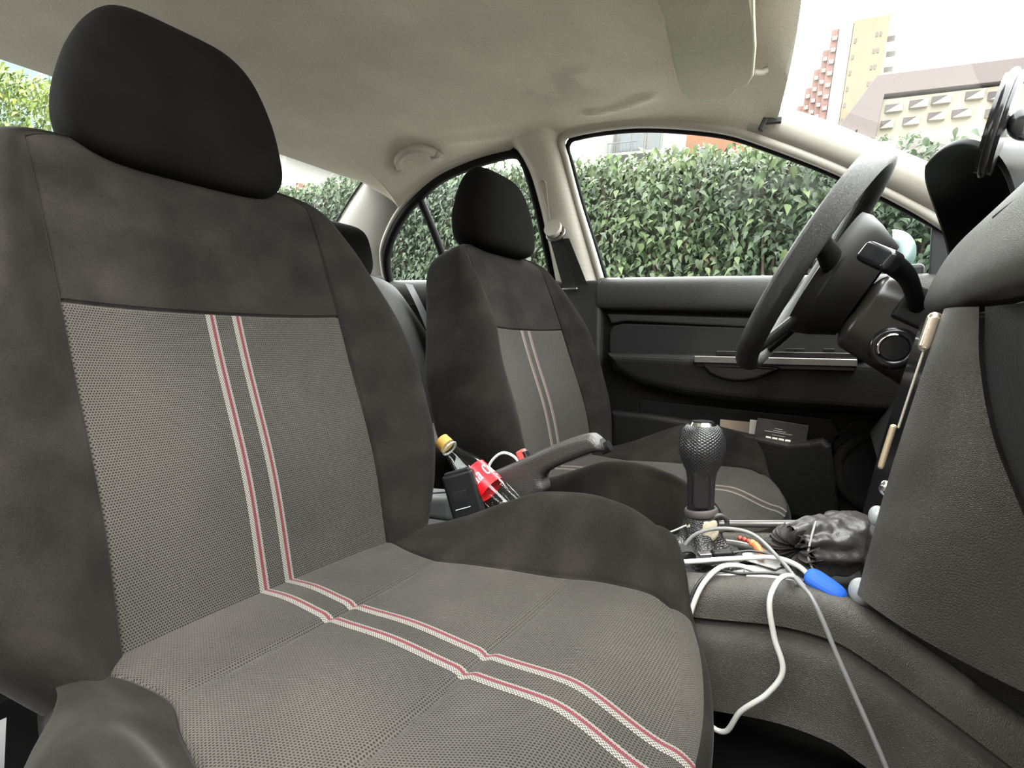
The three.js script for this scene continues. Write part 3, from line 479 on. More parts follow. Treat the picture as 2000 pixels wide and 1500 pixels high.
// ───────── centre console ─────────
const ridge = tab([[-.80, .50], [-.60, .505], [-.40, .515], [-.25, .53], [-.126, .546], [-.03, .560], [.0, .558], [.03, .546], [.086, .515], [.138, .484], [.30, .40]]);
{
  const c = thing('centre_console', 'dark grained centre console with a long side groove, cables lying over it', 'console', [0, 0, 0]);
  const cross = curve([[.086, -.030, 0], [.088, -.004, 0], [.097, .0, 0], [.109, -.005, 0], [.115, -.016, 0], [.118, -.040, 0]]);
  const low = curve([[.111, -.040, 0], [.112, -.0475, 0], [.117, -.0495, 0], [.121, -.056, 0], [.125, -.09, 0], [.129, -.135, 0]]);
  const xs = s => mix(-.72, .34, s), nar = x => mix(.52, 1, step(-.24, -.13, x));
  mesh('side_wall', mergeGeometries([sheet(120, 26, (s, t) => { const x = xs(s), p = cross.getPoint(t); return [x, ridge(x) + p.y, p.x * nar(x), x, t * .07]; }), sheet(120, 2, (s, t) => { const x = xs(s); return [x, ridge(x) - .040 + .0, mix(.118, .111, t) * nar(x), x, t * .007]; })]), M.dash, c, 'grained rounded rim of the console');
  mesh('lower_side', sheet(120, 20, (s, t) => { const x = xs(s), p = low.getPoint(t); return [x, ridge(x) + p.y, p.x * nar(x), x, t * .2]; }), M.dash, c, 'lower console side below the groove');
  mesh('driver_side_wall', sheet(60, 14, (s, t) => { const x = xs(s), p = cross.getPoint(t); return [x, Math.min(ridge(x) - .008, .552) + p.y * 4 , (-p.x + .006) * nar(x), x, t * .07]; }, { flip: true }), M.dash, c);
  mesh('tray', put(slab([[-.12, .44], [.30, .44], [.30, .50], [.06, .534], [-.10, .524], [-.12, .44]], .176, .004), 0, 0, -.09), M.dashSmooth, c, 'console tray floor');
  mesh('tunnel_top', put(slab([[-.72, .44], [-.10, .44], [-.10, .520], [-.22, .508], [-.40, .495], [-.72, .48]], .092, .004), 0, 0, -.046), M.dashSmooth, c, 'console tunnel between the seats');
  mesh('tray_rim', tube([[-.20, .535, -.098], [-.12, .549, -.099], [-.04, .563, -.1], [.03, .576, -.1]], .0052, 24, 10), M.satin, c, 'satin silver rail along the driver edge');
  mesh('gaiter_ring', tube(Array.from({ length: 20 }, (_, k) => { const a = k / 20 * Math.PI * 2; return [-.145 + .075 * Math.cos(a), .527 + .012 * Math.cos(a), .066 * Math.sin(a)]; }), .006, 60, 8, true), M.satin, c, 'grey ring around the gear lever gaiter');
  mesh('handbrake_cover', put(rbox(.16, .04, .06, .012), -.60, .535, .022, 0, 0, .08), phys([.17, .18, .175], .5), c, 'light grey plastic cover at the handbrake root');
  mesh('cover_slot', put(rbox(.03, .004, .006, .001), -.565, .5575, .030, 0, .5, .08), M.black, c);
}
// ───────── gear lever ─────────
{
  const g = thing('gear_lever', 'black gear lever with dimpled knob, rubber band and torn gaiter showing beige foam', 'gear lever', [-.145, .52, 0]);
  const lean = y => -.004 - .03 * (y - .1) * .3;
  const knobProf = [[.0162, .072], [.0168, .09], [.0172, .110], [.0190, .121], [.0240, .131], [.0278, .143], [.0288, .154], [.0275, .166], [.0240, .175], [.0190, .1805], [.0, .182]];
  const dimple = tex(256, (u, v) => { const n = 36, x = (u + v) * n / 2, y = (u - v) * n / 2, a = Math.abs(x - Math.floor(x) - .5), b = Math.abs(y - Math.floor(y) - .5); return clamp(Math.max(a, b) * 2.2); });
  mesh('knob', new THREE.LatheGeometry(knobProf.map(p => new THREE.Vector2(...p)), 40).translate(-.006, 0, 0), phys([.018, .018, .019], .26, { bumpMap: rep(dimple, 1.6), bumpScale: .0008 }), g, 'glossy black dimpled knob');
  mesh('knob_cap', put(new THREE.CylinderGeometry(.0150, .0178, .005, 32), -.006, .182, 0), M.chrome, g, 'chrome cap disc on the knob');
  mesh('knob_badge', put(new THREE.CylinderGeometry(.012, .012, .0016, 28), -.006, .1850, 0), M.blackGloss, g);
  mesh('neck_panel', put(slab(rrect(-.011, .011, .075, .125, .008), .008, .003), -.004, 0, .0125, -.02, .35, 0), M.blackGloss, g, 'smooth glossy panel on the knob neck');
  mesh('rubber_band', put(new THREE.TorusGeometry(.0185, .0025, 10, 36).scale(1, 1, 2.2), -.005, .068, 0, Math.PI / 2, .12, 0), phys([.05, .042, .042], .7), g, 'grey rubber band tied round the neck');
  mesh('band_knot', put(new THREE.TorusGeometry(.010, .0032, 8, 20), .018, .058, .004, 0, .5, .2), phys([.03, .027, .027], .5), g);
  const sleeve = [[.017, .066], [.0185, .055], [.021, .04], [.024, .02]];
  mesh('gaiter', new Sheet(46, 96, (s, t) => { const a = t * Math.PI * 2, y = mix(.066, .004, s), r = mix(.0175, .024, clamp(s / .45)) + .045 * Math.max(0, (s - .45) / .55) ** 1.6, f = Math.sin(a * 5 + 2.2 * s + .6 * Math.sin(a * 2)) * .0035 * step(.15, .7, s) + Math.sin(a * 11 + s * 9) * .0012 * s + .004 * Math.sin(s * 16 + a * 2) * step(.5, .9, s); return [-.004 + (r + f) * Math.cos(a) * 1.08, y + f * .7, (r + f) * Math.sin(a), a * .03, s * .09]; }, { wrap: true, flip: true }).sub(), phys([.022, .022, .022], .38, { bumpMap: rep(grainBump, 8), bumpScale: .0008 }), g, 'creased black leather gaiter');
  const foam = phys([.62, .55, .41], .95, { bumpMap: rep(clothBump, 6), bumpScale: .001 });
  const torn = (x0, y0, z0, sx, sy, ry, k) => { const q = new THREE.IcosahedronGeometry(1, 3), p = q.attributes.position; for (let i = 0; i < p.count; i++) { const v = V().fromBufferAttribute(p, i), n = 1 + .35 * (fbm(v.x * 2 + k, v.y * 2 + v.z + k, 3) - .5) * 2; p.setXYZ(i, v.x * sx * n, v.y * sy * n * (v.y < 0 ? 1.2 : 1), v.z * .0035 * n); } q.computeVertexNormals(); mesh('torn_lining', put(q, x0, y0, z0, .15, ry, -.15), foam, g, 'frayed beige foam lining'); };
  torn(.009, .049, .0165, .0115, .0155, .5, 3); torn(-.0165, .050, .0135, .005, .006, -.7, 8);
}
// ───────── handbrake ─────────
{
  const h = thing('handbrake', 'raised dark grey handbrake lever between the front seats', 'handbrake', [0, 0, -.03]);
  const o = [[-.52, .575], [-.495, .590], [-.44, .617], [-.389, .643], [-.35, .661], [-.32, .671], [-.308, .669], [-.297, .659], [-.298, .648], [-.318, .641], [-.35, .626], [-.384, .608], [-.394, .595], [-.395, .571], [-.47, .535], [-.54, .52]];
  mesh('lever', put(slab(o, .036, .011, [], true, 5), 0, 0, -.018), phys([.036, .0335, .031], .5, { bumpMap: rep(grainBump, 9), bumpScale: .0003 }), h, 'smooth dark grey plastic lever');
  const cap = put(new THREE.CylinderGeometry(.0105, .0105, .008, 24), -.2985, .6545, 0, 0, 0, -1.12);
  const e = mesh('end_ring', cap, phys([.04, .04, .039], .35), h); mesh('release_button', put(new THREE.CylinderGeometry(.0085, .009, .014, 20), -.2935, .6525, 0, 0, 0, -1.12), M.blackGloss, e, 'glossy black release button');
}
// ───────── bottle, buckle and bits between the seats ─────────
{
  const b = thing('soda_bottle', 'small clear soda bottle with red label leaning by the handbrake', 'bottle', [-.404, .541, .024]);
  b.rotation.set(0, 0, Math.atan2(.104, .070), 'XYZ'); b.scale.setScalar(1.1);
  const pr = [[.0, 0], [.015, 0], [.0195, .004], [.0205, .012], [.0195, .030], [.0205, .045], [.0212, .06], [.0212, .098], [.0195, .112], [.014, .128], [.0105, .140], [.0098, .152], [.0105, .158]];
  mesh('bottle_body', new THREE.LatheGeometry(pr.map(p => new THREE.Vector2(...p)), 40), phys([.93, .96, .94], .03, { transmission: 1, thickness: 0, ior: 1.5 }), b, 'clear ribbed plastic');
  for (let k = 0; k < 6; k++) { const a = k / 6 * 6.283; mesh('grip_rib', tube([[.0185 * Math.cos(a), .004, .0185 * Math.sin(a)], [.0202 * Math.cos(a + .2), .03, .0202 * Math.sin(a + .2)], [.0208 * Math.cos(a + .3), .052, .0208 * Math.sin(a + .3)]], .0012, 10, 5), phys([.9, .93, .92], .05, { transmission: 1, thickness: 0, ior: 1.5 }), b); }
  const cv = document.createElement('canvas'); cv.width = 1024; cv.height = 256; const x = cv.getContext('2d');
  x.fillStyle = '#d4121f'; x.fillRect(0, 0, 1024, 256); x.fillStyle = '#ffffff'; x.font = 'italic bold 150px serif'; x.textAlign = 'center';
  for (const cx of [256, 768]) { x.fillText('Coca-Cola', cx, 165, 470); x.fillRect(cx - 120, 196, 150, 10); }
  const lt = new THREE.CanvasTexture(cv); lt.colorSpace = THREE.SRGBColorSpace;
  const lab = new THREE.CylinderGeometry(.0216, .0216, .040, 48, 1, true); lab.rotateY(.9); lab.translate(0, .080, 0);
  mesh('bottle_label', lab, phys([1, 1, 1], .35, { map: lt }), b, 'red label with white script');
  mesh('bottle_cap', put(new THREE.CylinderGeometry(.0118, .0122, .014, 32), 0, .164, 0), phys([.66, .40, .10], .35, { transmission: .2, thickness: 0 }), b, 'amber cap');
  mesh('neck_ring', put(new THREE.TorusGeometry(.0118, .0018, 8, 28), 0, .152, 0, Math.PI / 2, 0, 0), phys([.9, .9, .85], .1, { transmission: .8, thickness: 0 }), b);
}
{
  const k = thing('belt_buckle', 'black seat belt buckle box standing between passenger seat and handbrake', 'belt buckle', [-.489, .573, .057]);
  k.rotation.set(-.05, .42, .30, 'YXZ');
  mesh('buckle_case', rbox(.050, .072, .020, .005), M.black, k, 'matt black plastic case');
  mesh('buckle_window', put(rbox(.024, .026, .003, .001), -.004, -.004, .0098), M.blackGloss, k);
  mesh('window_lip', put(rbox(.024, .0012, .002, .0005), -.004, -.0178, .0110), phys([.5, .5, .5], .4), k);
  mesh('release_button', put(rbox(.040, .006, .014, .002), 0, .0365, 0), M.black, k, 'black release button');
  mesh('buckle_stalk', put(rbox(.022, .06, .010, .003), -.01, -.06, -.004), M.black, k);
  const w = tag(mesh('charging_cable', tube([[-.535, .55, -.055], [-.528, .577, -.058], [-.515, .603, -.06], [-.492, .618, -.06], [-.468, .612, -.06], [-.452, .59, -.06]], .0026, 40, 8), M.white), 'white cable arching behind the soda bottle', 'cable');
  const p = thing('red_plug', 'small red plug sticking up behind the handbrake', 'plug', [-.452, .612, -.062]); p.rotation.z = .5;
  mesh('plug_body', rbox(.018, .032, .012, .004), phys([.62, .10, .09], .4), p); mesh('plug_notch', put(rbox(.006, .014, .0125, .001), .0075, .004, 0), M.blackGloss, p);
}
// ───────── things lying on the console ─────────
const cable = (pts, r, m, label) => tag(mesh('cable', tube(pts, r, 120, 8), m), label, 'cable');
const wcab = phys([.47, .46, .43], .42), gcab = phys([.16, .16, .155], .4), bcab = phys([.02, .02, .02], .45);
cable([[-.16, .552, .096], [-.13, .558, .088], [-.10, .562, .074], [-.055, .566, .056], [-.034, .563, .060], [-.022, .556, .066]], .0030, wcab, 'white cable running from the gear lever to the blue pouch tip');
cable([[-.138, .470, .126], [-.131, .515, .124], [-.120, .546, .116], [-.106, .561, .102], [-.090, .562, .090], [-.075, .556, .080]], .0028, wcab, 'white cable bent over the console rim beside the passenger cushion');
cable([[-.026, .556, .098], [-.036, .569, .108], [-.046, .570, .120], [-.054, .552, .134], [-.049, .517, .137], [-.040, .486, .140], [-.052, .461, .143], [-.076, .434, .145], [-.090, .408, .146], [-.102, .408, .146], [-.125, .435, .146], [-.15, .45, .14]], .0027, wcab, 'white cable looping down the console side in an S bend');
cable([[-.158, .556, .066], [-.145, .576, .062], [-.119, .589, .060], [-.082, .590, .060], [-.052, .573, .075], [-.030, .568, .118], [-.018, .562, .134], [.006, .516, .150], [.031, .466, .160], [.050, .425, .165], [.08, .36, .17]], .0022, gcab, 'grey cable running over the console rim down to the footwell');
cable([[-.135, .50, .122], [-.130, .536, .118], [-.115, .555, .104], [-.09, .5535, .090], [-.055, .5565, .078], [-.02, .553, .075]], .0016, bcab, 'thin black cable along the console rim');
cable([[-.30, .535, .035], [-.24, .548, .035], [-.185, .562, .028], [-.165, .572, .018]], .0012, phys([.3, .3, .29], .5), 'thin grey wire stretched from the driver seat to the gaiter');
{
  const u = thing('usb_lead', 'black lead with silver plug lying beside the gear lever gaiter', 'cable', [-.118, .560, .062]); u.rotation.set(0, .55, .06);
  mesh('plug_tip', put(rbox(.014, .0045, .010, .001), -.014, 0, 0), M.metal, u, 'silver plug'); mesh('plug_grip', put(rbox(.024, .008, .012, .003), .006, 0, 0), M.black, u);
  mesh('lead', tube([[.018, 0, 0], [.04, .001, 0], [.065, -.002, .01]], .0016, 20, 6), bcab, u);
  const s = thing('cable_strap', 'black hook-and-loop strap coiled at the foot of the gaiter', 'strap', [-.155, .553, .070]); s.rotation.set(.3, .6, .2);
  mesh('coil', sheet(40, 3, (a, t) => { const A = a * 9, r = .011 + .001 * A * .4; return [r * Math.cos(A), r * .75 * Math.sin(A), (t - .5) * .016]; }), phys([.02, .02, .02], .9), s);
  mesh('tail', sheet(20, 3, (a, t) => [.012 + a * .05, -.008 - .006 * Math.sin(a * 3), .004 + (t - .5) * .017 + a * .01]), phys([.022, .022, .022], .9), s);
}
{ // orange beads, each a bead of one bracelet
  const b = thing('bead_bracelet', 'short string of orange beads beside the gear lever', 'bracelet', [0, 0, 0]);
  const c = curve([[-.107, .552, -.030], [-.097, .554, -.020], [-.086, .556, -.004], [-.079, .557, .014], [-.073, .556, .032]]);
  for (let k = 0; k < 9; k++) { const p = c.getPointAt(k / 8); mesh('bead', put(new THREE.SphereGeometry(k < 3 ? .0032 : .0046, 14, 10), p.x, p.y, p.z), phys(k < 3 ? [.35, .05, .03] : [.60, .17, .06], .4), b); }
  mesh('string', tube([0, .3, .6, 1].map(t => c.getPointAt(t)), .0008, 12, 5), bcab, b);
}
for (const [x, y, z, ry, w, d, lab] of [[-.060, .5435, .045, .3, .06, .04, 'white card lying on the console tray under the cables'], [-.075, .5475, .020, -.4, .05, .03, 'pale grey paper slip lying on the console tray behind the beads'], [-.028, .5465, .078, .1, .05, .02, 'white folded slip at the console rim beside the blue pouch tip']]) tag(mesh('paper_slip', put(rbox(w, .0016, d, .0006), x, y, z, .02, ry, .06), phys([.36, .36, .35], .7)), lab, 'paper');
{ // drawstring pouch, mouth gathered into ruffles
  const p = thing('drawstring_pouch', 'crumpled black drawstring pouch with gathered mouth on the console', 'pouch', [-.034, .571, .030]);
  p.rotation.set(0, .80, .10, 'YXZ');
  const sat = phys([.030, .026, .025], .34, { sheen: .4, sheenColor: lin(.4, .36, .35), bumpMap: rep(clothBump, 10), bumpScale: .0004 });
  // axis along local x: mouth at x = -.01, body towards +x
  mesh('pouch_body', new Sheet(60, 120, (s, t) => {
    const a = t * Math.PI * 2, x = mix(-.012, .115, s), r = mix(.029, .034, step(0, .35, s)) * (1 - .55 * step(.55, 1, s)), fold = Math.sin(a * 9 + 3 * Math.sin(s * 5)) * .0035 * (1 - s) ** 1.5 + .007 * (fbm(s * 5 + 3, Math.cos(a) * 1.5 + 9, 4) + fbm(s * 4 + 8, Math.sin(a) * 1.5 + 5, 4) - 1) * 1.6;
    return [x, (r + fold) * Math.sin(a) * .92 + .002, (r + fold) * Math.cos(a) * 1.1, t * .2, s * .12];
  }, { wrap: true, flip: true }).sub(), sat, p, 'black satin bag body');
  mesh('ruffle', new Sheet(20, 200, (s, t) => { const a = t * Math.PI * 2, r = mix(.0295, .006, s), f = (.0042 * Math.sin(a * 13 + 1.5 * Math.sin(3 * a)) + .002 * Math.sin(a * 29)) * (1 - .3 * s); return [-.012 + f * 1.3 - .006 * Math.sin(s * Math.PI) + .012 * s, (r + f * .6) * Math.sin(a) * .92 + .002, (r + f * .6) * Math.cos(a) * 1.1, t, s * .1]; }, { wrap: true }).sub(), sat, p, 'gathered shiny mouth');
  mesh('drawstring', tube([[.012, .034, .010], [-.004, .022, .020], [-.014, .004, .026], [-.008, -.016, .034], [.006, -.026, .05]], .0013, 40, 6), phys([.25, .24, .23], .6), p);
}
{
  const t = thing('blue_pouch_tip', 'bright blue ribbed textile tab at the console rim', 'textile', [-.008, .563, .092]); t.rotation.set(.25, -.35, -.12);
  mesh('blue_cloth', new Sheet(24, 40, (s, q) => { const a = q * Math.PI * 2, x = mix(-.020, .020, s), r = .010 * Math.sqrt(Math.max(0, 1 - (2 * s - 1) ** 4)) * (1.0 - .25 * s), k = .0004 * Math.sin(a * 24); return [x, (r + k) * Math.sin(a) * .85 - .006 * s, (r + k) * Math.cos(a) * 1.35, q, s]; }, { wrap: true, flip: true }).sub(), phys([.002, .075, .40], .7), t);
  const kn = tag(mesh('console_knob', put(new THREE.SphereGeometry(.011, 24, 16).scale(1, 1.25, 1), .022, .560, .088), phys([.25, .26, .26], .35)), 'light grey rounded knob where console meets dashboard', 'knob');
}
// ───────── roof fittings, belt, clip ─────────
{
  const v = thing('sun_visor', 'beige sun visor folded against the roof above the windscreen', 'sun visor', [0, 0, 0]);
  const o = [[-.270, -.20], [-.276, -.228], [-.291, -.331], [-.302, -.432], [-.297, -.462], [-.280, -.477], [-.225, -.484], [-.209, -.468], [-.198, -.447], [-.176, -.437], [-.163, -.410], [-.148, -.325], [-.140, -.247], [-.133, -.19], [-.13, -.08], [-.265, -.08]];
  const g = slab(o, .014, .005, [], false, 3); // outline in x and z, stood up as y then turned flat
  const p = g.attributes.position; for (let i = 0; i < p.count; i++) { const x = p.getX(i), z = p.getY(i), h = p.getZ(i), y = 1.343 + .09 * clamp(-.24 - z + .1, 0, 1) * -1.1 * .9 + .014 - .10 * (x + .22); p.setXYZ(i, x, y - .014 + h * 1 - .012, z); }
  g.computeVertexNormals(); mesh('visor_panel', g, M.visor, v, 'flat beige visor panel');
  mesh('visor_pivot', tube([[-.165, 1.316, -.425], [-.155, 1.318, -.437], [-.148, 1.322, -.442]], .006, 10, 8), M.beige, v);
  const h = thing('grab_handle', 'beige grab handle on the roof edge above the rear door', 'grab handle', [0, 0, 0]);
  mesh('handle_bar', tube([[-1.140, 1.325, -.497], [-1.128, 1.327, -.482], [-1.106, 1.334, -.455], [-1.066, 1.343, -.440], [-1.028, 1.346, -.444], [-1.004, 1.344, -.468], [-.998, 1.342, -.500]], s => .0105 + .002 * Math.sin(Math.PI * s), 50, 12), M.beige, h);
  for (const q of [[-1.138, 1.317, -.497], [-.998, 1.332, -.500]]) mesh('handle_foot', put(rbox(.034, .020, .032, .008), q[0], q[1] + .004, q[2]), M.beige, h);
  const c = thing('hook_clip', 'small black clip where the windscreen pillar meets the headliner', 'clip', [-.158, 1.266, -.553]); c.rotation.set(0, .2, -.05);
  mesh('clip_arm', put(rbox(.030, .012, .010, .002), .014, .003, 0), M.black, c); mesh('clip_plate', put(rbox(.010, .026, .012, .002), -.006, -.004, .002, 0, 0, -.35), M.black, c);
  const b = thing('seat_belt', 'black driver seat belt hanging from a round beige anchor on the centre pillar', 'seat belt', [0, 0, 0]);
  const zz = y => zs(y) + .045;
  mesh('belt_anchor', put(new THREE.CylinderGeometry(.024, .025, .014, 36), -.678, 1.116, zz(1.116) + .002, Math.PI / 2 - .35, 0, 0), M.beige, b, 'round beige anchor cover');
  mesh('anchor_ring', put(new THREE.TorusGeometry(.021, .0045, 10, 32).scale(1.15, .95, 1), -.672, 1.104, zz(1.1) + .004, -.35, 0, .1), M.satin, b);
  mesh('webbing', sheet(24, 4, (s, t) => { const y = mix(1.105, .955, s), x = mix(-.672, -.650, s); return [x + (t - .5) * .040, y, zz(y) + .008 - .002 * Math.cos((t - .5) * 3)]; }, { flip: false }), phys([.018, .018, .018], .6), b, 'black belt webbing');
  mesh('webbing', sheet(24, 3, (s, t) => { const y = mix(1.09, .95, s), x = mix(-.655, -.615, s); return [x + (t - .5) * .034, y, zz(y) - .004 - .003 * s]; }), phys([.018, .018, .018], .6), b);
  mesh('belt_tongue', put(rbox(.045, .006, .012, .002), -.648, .958, zz(.96) + .012), M.metal, b, 'steel belt tongue');
}
// ───────── door pocket papers, mirror, phone holder ─────────
{
  const cv = document.createElement('canvas'); cv.width = 512; cv.height = 256; const x = cv.getContext('2d');
  x.fillStyle = '#1b1a19'; x.fillRect(0, 0, 512, 256); x.fillStyle = '#2a2725'; x.beginPath(); x.moveTo(0, 0); x.lineTo(120, 0); x.lineTo(210, 90); x.lineTo(60, 140); x.lineTo(0, 200); x.fill();
  x.fillStyle = '#b9b4ac'; for (const [a, y, w] of [[190, 72, 80], [175, 92, 130], [90, 108, 280], [170, 136, 130]]) x.fillRect(a, y, w, 4);
  x.fillStyle = '#e8e4dc'; for (let i = 0; i < 4; i++) { x.fillRect(112 + i * 66, 160, 54, 48); } x.fillStyle = '#8a8680'; for (let i = 0; i < 4; i++) x.fillRect(124 + i * 66, 176, 30, 14);
  const t = new THREE.CanvasTexture(cv); t.colorSpace = THREE.SRGBColorSpace;
  const bk = thing('booklet', 'black printed booklet with four white squares in the driver door pocket', 'booklet', [-.118, .600, -.640]); bk.rotation.set(-.12, .1, -.10);
  const cover = phys([1, 1, 1], .4, { map: t }), dark = phys([.014, .014, .014], .5);
  mesh('cover', rbox(.105, .062, .004, .001), dark, bk); mesh('print', put(new THREE.PlaneGeometry(.103, .060), 0, 0, .0026), cover, bk, 'white squares and fine lines on black');
  tag(mesh('folded_paper', put(rbox(.10, .055, .003, .001), -.075 - .06, .600, -.648, -.1, .05, -.04), phys([.55, .52, .46], .8)), 'beige paper standing behind the black booklet in the door pocket', 'paper');
  tag(mesh('brown_envelope', put(rbox(.09, .045, .003, .001), -.205, .602, -.646, -.1, .05, -.02), phys([.20, .155, .12], .8)), 'brown envelope in the driver door pocket left of the booklet spine', 'envelope');
  const m = thing('wing_mirror', 'teal-grey wing mirror outside the driver door window', 'mirror', [.088, 1.012, -.82]);
  const body = phys([.06, .095, .092], .3);
  mesh('mirror_shell', new Sheet(30, 40, (s, q) => { const a = q * Math.PI * 2, v = s * Math.PI / 2, r = Math.sin(v); return [.055 * Math.cos(v) * .9 - .01, .052 * Math.sign(Math.sin(a)) * Math.abs(Math.sin(a)) ** .7 * r, .085 * Math.sign(Math.cos(a)) * Math.abs(Math.cos(a)) ** .7 * r]; }, { wrap: true }).sub(), body, m, 'painted teal-grey shell');
  mesh('mirror_glass', put(rbox(.004, .085, .145, .002), -.008, 0, 0), phys([.7, .75, .75], .02, { metalness: 1 }), m);
  mesh('mirror_foot', put(rbox(.05, .03, .10, .01), .02, -.055, .085), M.black, m);
  mesh('corner_panel', put(slab([[.05, -.07], [.20, -.08], [.05, .06]], .012, .003), .0, .0, .135), M.black, m, 'black triangular mirror base');
  const h = thing('phone_holder', 'glossy black suction phone holder standing on the dashboard', 'phone holder', [.137, 1.026, -.045]);
  h.rotation.set(0, -.16, -.23, 'YXZ');
  mesh('holder_disc', put(new THREE.CylinderGeometry(.047, .049, .014, 48), -.012, 0, 0, 0, 0, Math.PI / 2), M.blackGloss, h, 'round glossy disc');
  mesh('holder_rim', put(new THREE.TorusGeometry(.048, .004, 10, 48), -.012, 0, 0, 0, Math.PI / 2, 0), M.blackGloss, h);
  mesh('ball_joint', put(new THREE.SphereGeometry(.018, 24, 16), .012, .002, 0), M.chrome, h);
  mesh('holder_arm', tube([[.010, 0, 0], [.05, .006, 0], [.09, -.006, 0], [.12, -.04, 0]], .012, 20, 12), M.blackGloss, h);
  mesh('suction_foot', put(new THREE.CylinderGeometry(.03, .042, .022, 36), .125, -.05, 0, 0, 0, .30), M.black, h);
  tag(mesh('white_cardboard', put(sheet(12, 8, (s, t) => [-.03 + .012 * Math.sin(s * 3), -.05 + s * .07, (t - .5) * .03 - .01 * s * s]), -.478, .516, .606, 0, 0, .2), phys([.07, .07, .068], .9)), 'white curled cardboard edge tucked beside the passenger seat base', 'cardboard');
}

// ───────── outside ─────────
const CA = Math.cos(SLOPE), SA = Math.sin(SLOPE);
const out = (x, y, z) => [-.5 + CA * x + SA * y, -SA * x + CA * y, z];   // level ground axes to car axes
function outside(name, label, category, pos, group, kind) { const g = thing(name, label, category, out(...pos), group, kind); g.rotation.z = -SLOPE; return g; }
{
  const g = shell(mesh('ground', put(new THREE.CircleGeometry(150, 64), 0, 0, 0, -Math.PI / 2, 0, 0), phys([.55, .54, .51], .95, { map: rep(noiseMap(.8, .4, 8), 60) })), 'grey asphalt ground under the car', 'ground');
  g.rotation.z = -SLOPE; g.position.set(...out(0, 0, 0));
}
{ // unseen light blocker added on the passenger side, shaped as a wall: it keeps the low sky off the surfaces that face the passenger door
  const w = outside('added_blocker_wall', 'added dark wall that blocks the low sky on the passenger side of the car', 'wall', [0, 0, 2.3]);
  mesh('wall_body', put(rbox(14, 1.9, .2, .01), -1, .95, 0), phys([.06, .045, .036], .95), w); mesh('coping', put(rbox(14, .08, .3, .012), -1, 1.94, 0), M.concrete, w);
}
const leafGeo = (() => { // pointed oval leaf folded along its midrib, 1 unit long
  const o = [[0, 0], [.16, .21], [.36, .26], [.66, .14], [1.05, 0]], p = [], idx = [];
  for (const s of [1, -1]) o.forEach(([l, w]) => p.push(w * s, l - .5, Math.abs(w) * .35 - .22 * (l - .4) ** 2)); o.forEach(([l]) => p.push(0, l - .5, -.22 * (l - .4) ** 2));
  for (let i = 0; i < 4; i++) { idx.push(10 + i, i, i + 1, 10 + i, i + 1, 11 + i, 10 + i, 6 + i, 5 + i, 10 + i, 11 + i, 6 + i); }
  const g = new THREE.BufferGeometry(); g.setAttribute('position', new THREE.Float32BufferAttribute(p, 3)); g.setAttribute('uv', new THREE.Float32BufferAttribute(p.flatMap((v, i) => i % 3 === 2 ? [] : [v]), 2)); g.setIndex(idx); g.computeVertexNormals(); return g;
})();
const leafMat = phys([1, 1, 1], .62, { transmission: .22, thickness: 0, ior: 1.4 });
const leafTint = k => { const c = new THREE.Color(), b = rr(.5, 1.35) * (1 + .2 * k); c.setRGB(.0195 * b * (1 + 1.3 * k), .041 * b * (1 + .7 * k), .0165 * b); return c; };
const mtx = new THREE.Matrix4(), q4 = new THREE.Quaternion(), eu = new THREE.Euler();
function leafAt(x, y, z, s) { eu.set(rr(-1.0, .55) - .25, rr(-.9, .9), Math.PI + rr(-.9, .9), 'YXZ'); q4.setFromEuler(eu); return mtx.compose(V(x, y, z), q4, V(s * rr(.85, 1.1), s, s)); }
function leaves(n, fn, parent, name = 'foliage') {
  const im = new THREE.InstancedMesh(leafGeo, leafMat, n); im.name = name; im.userData.kind = 'stuff'; im.castShadow = im.receiveShadow = true;
  for (let i = 0; i < n; i++) { const [x, y, z, s, k] = fn(i); im.setMatrixAt(i, leafAt(x, y, z, s)); im.setColorAt(i, leafTint(k)); }
  parent.add(im); return im;
}
const HZ = -2.35;
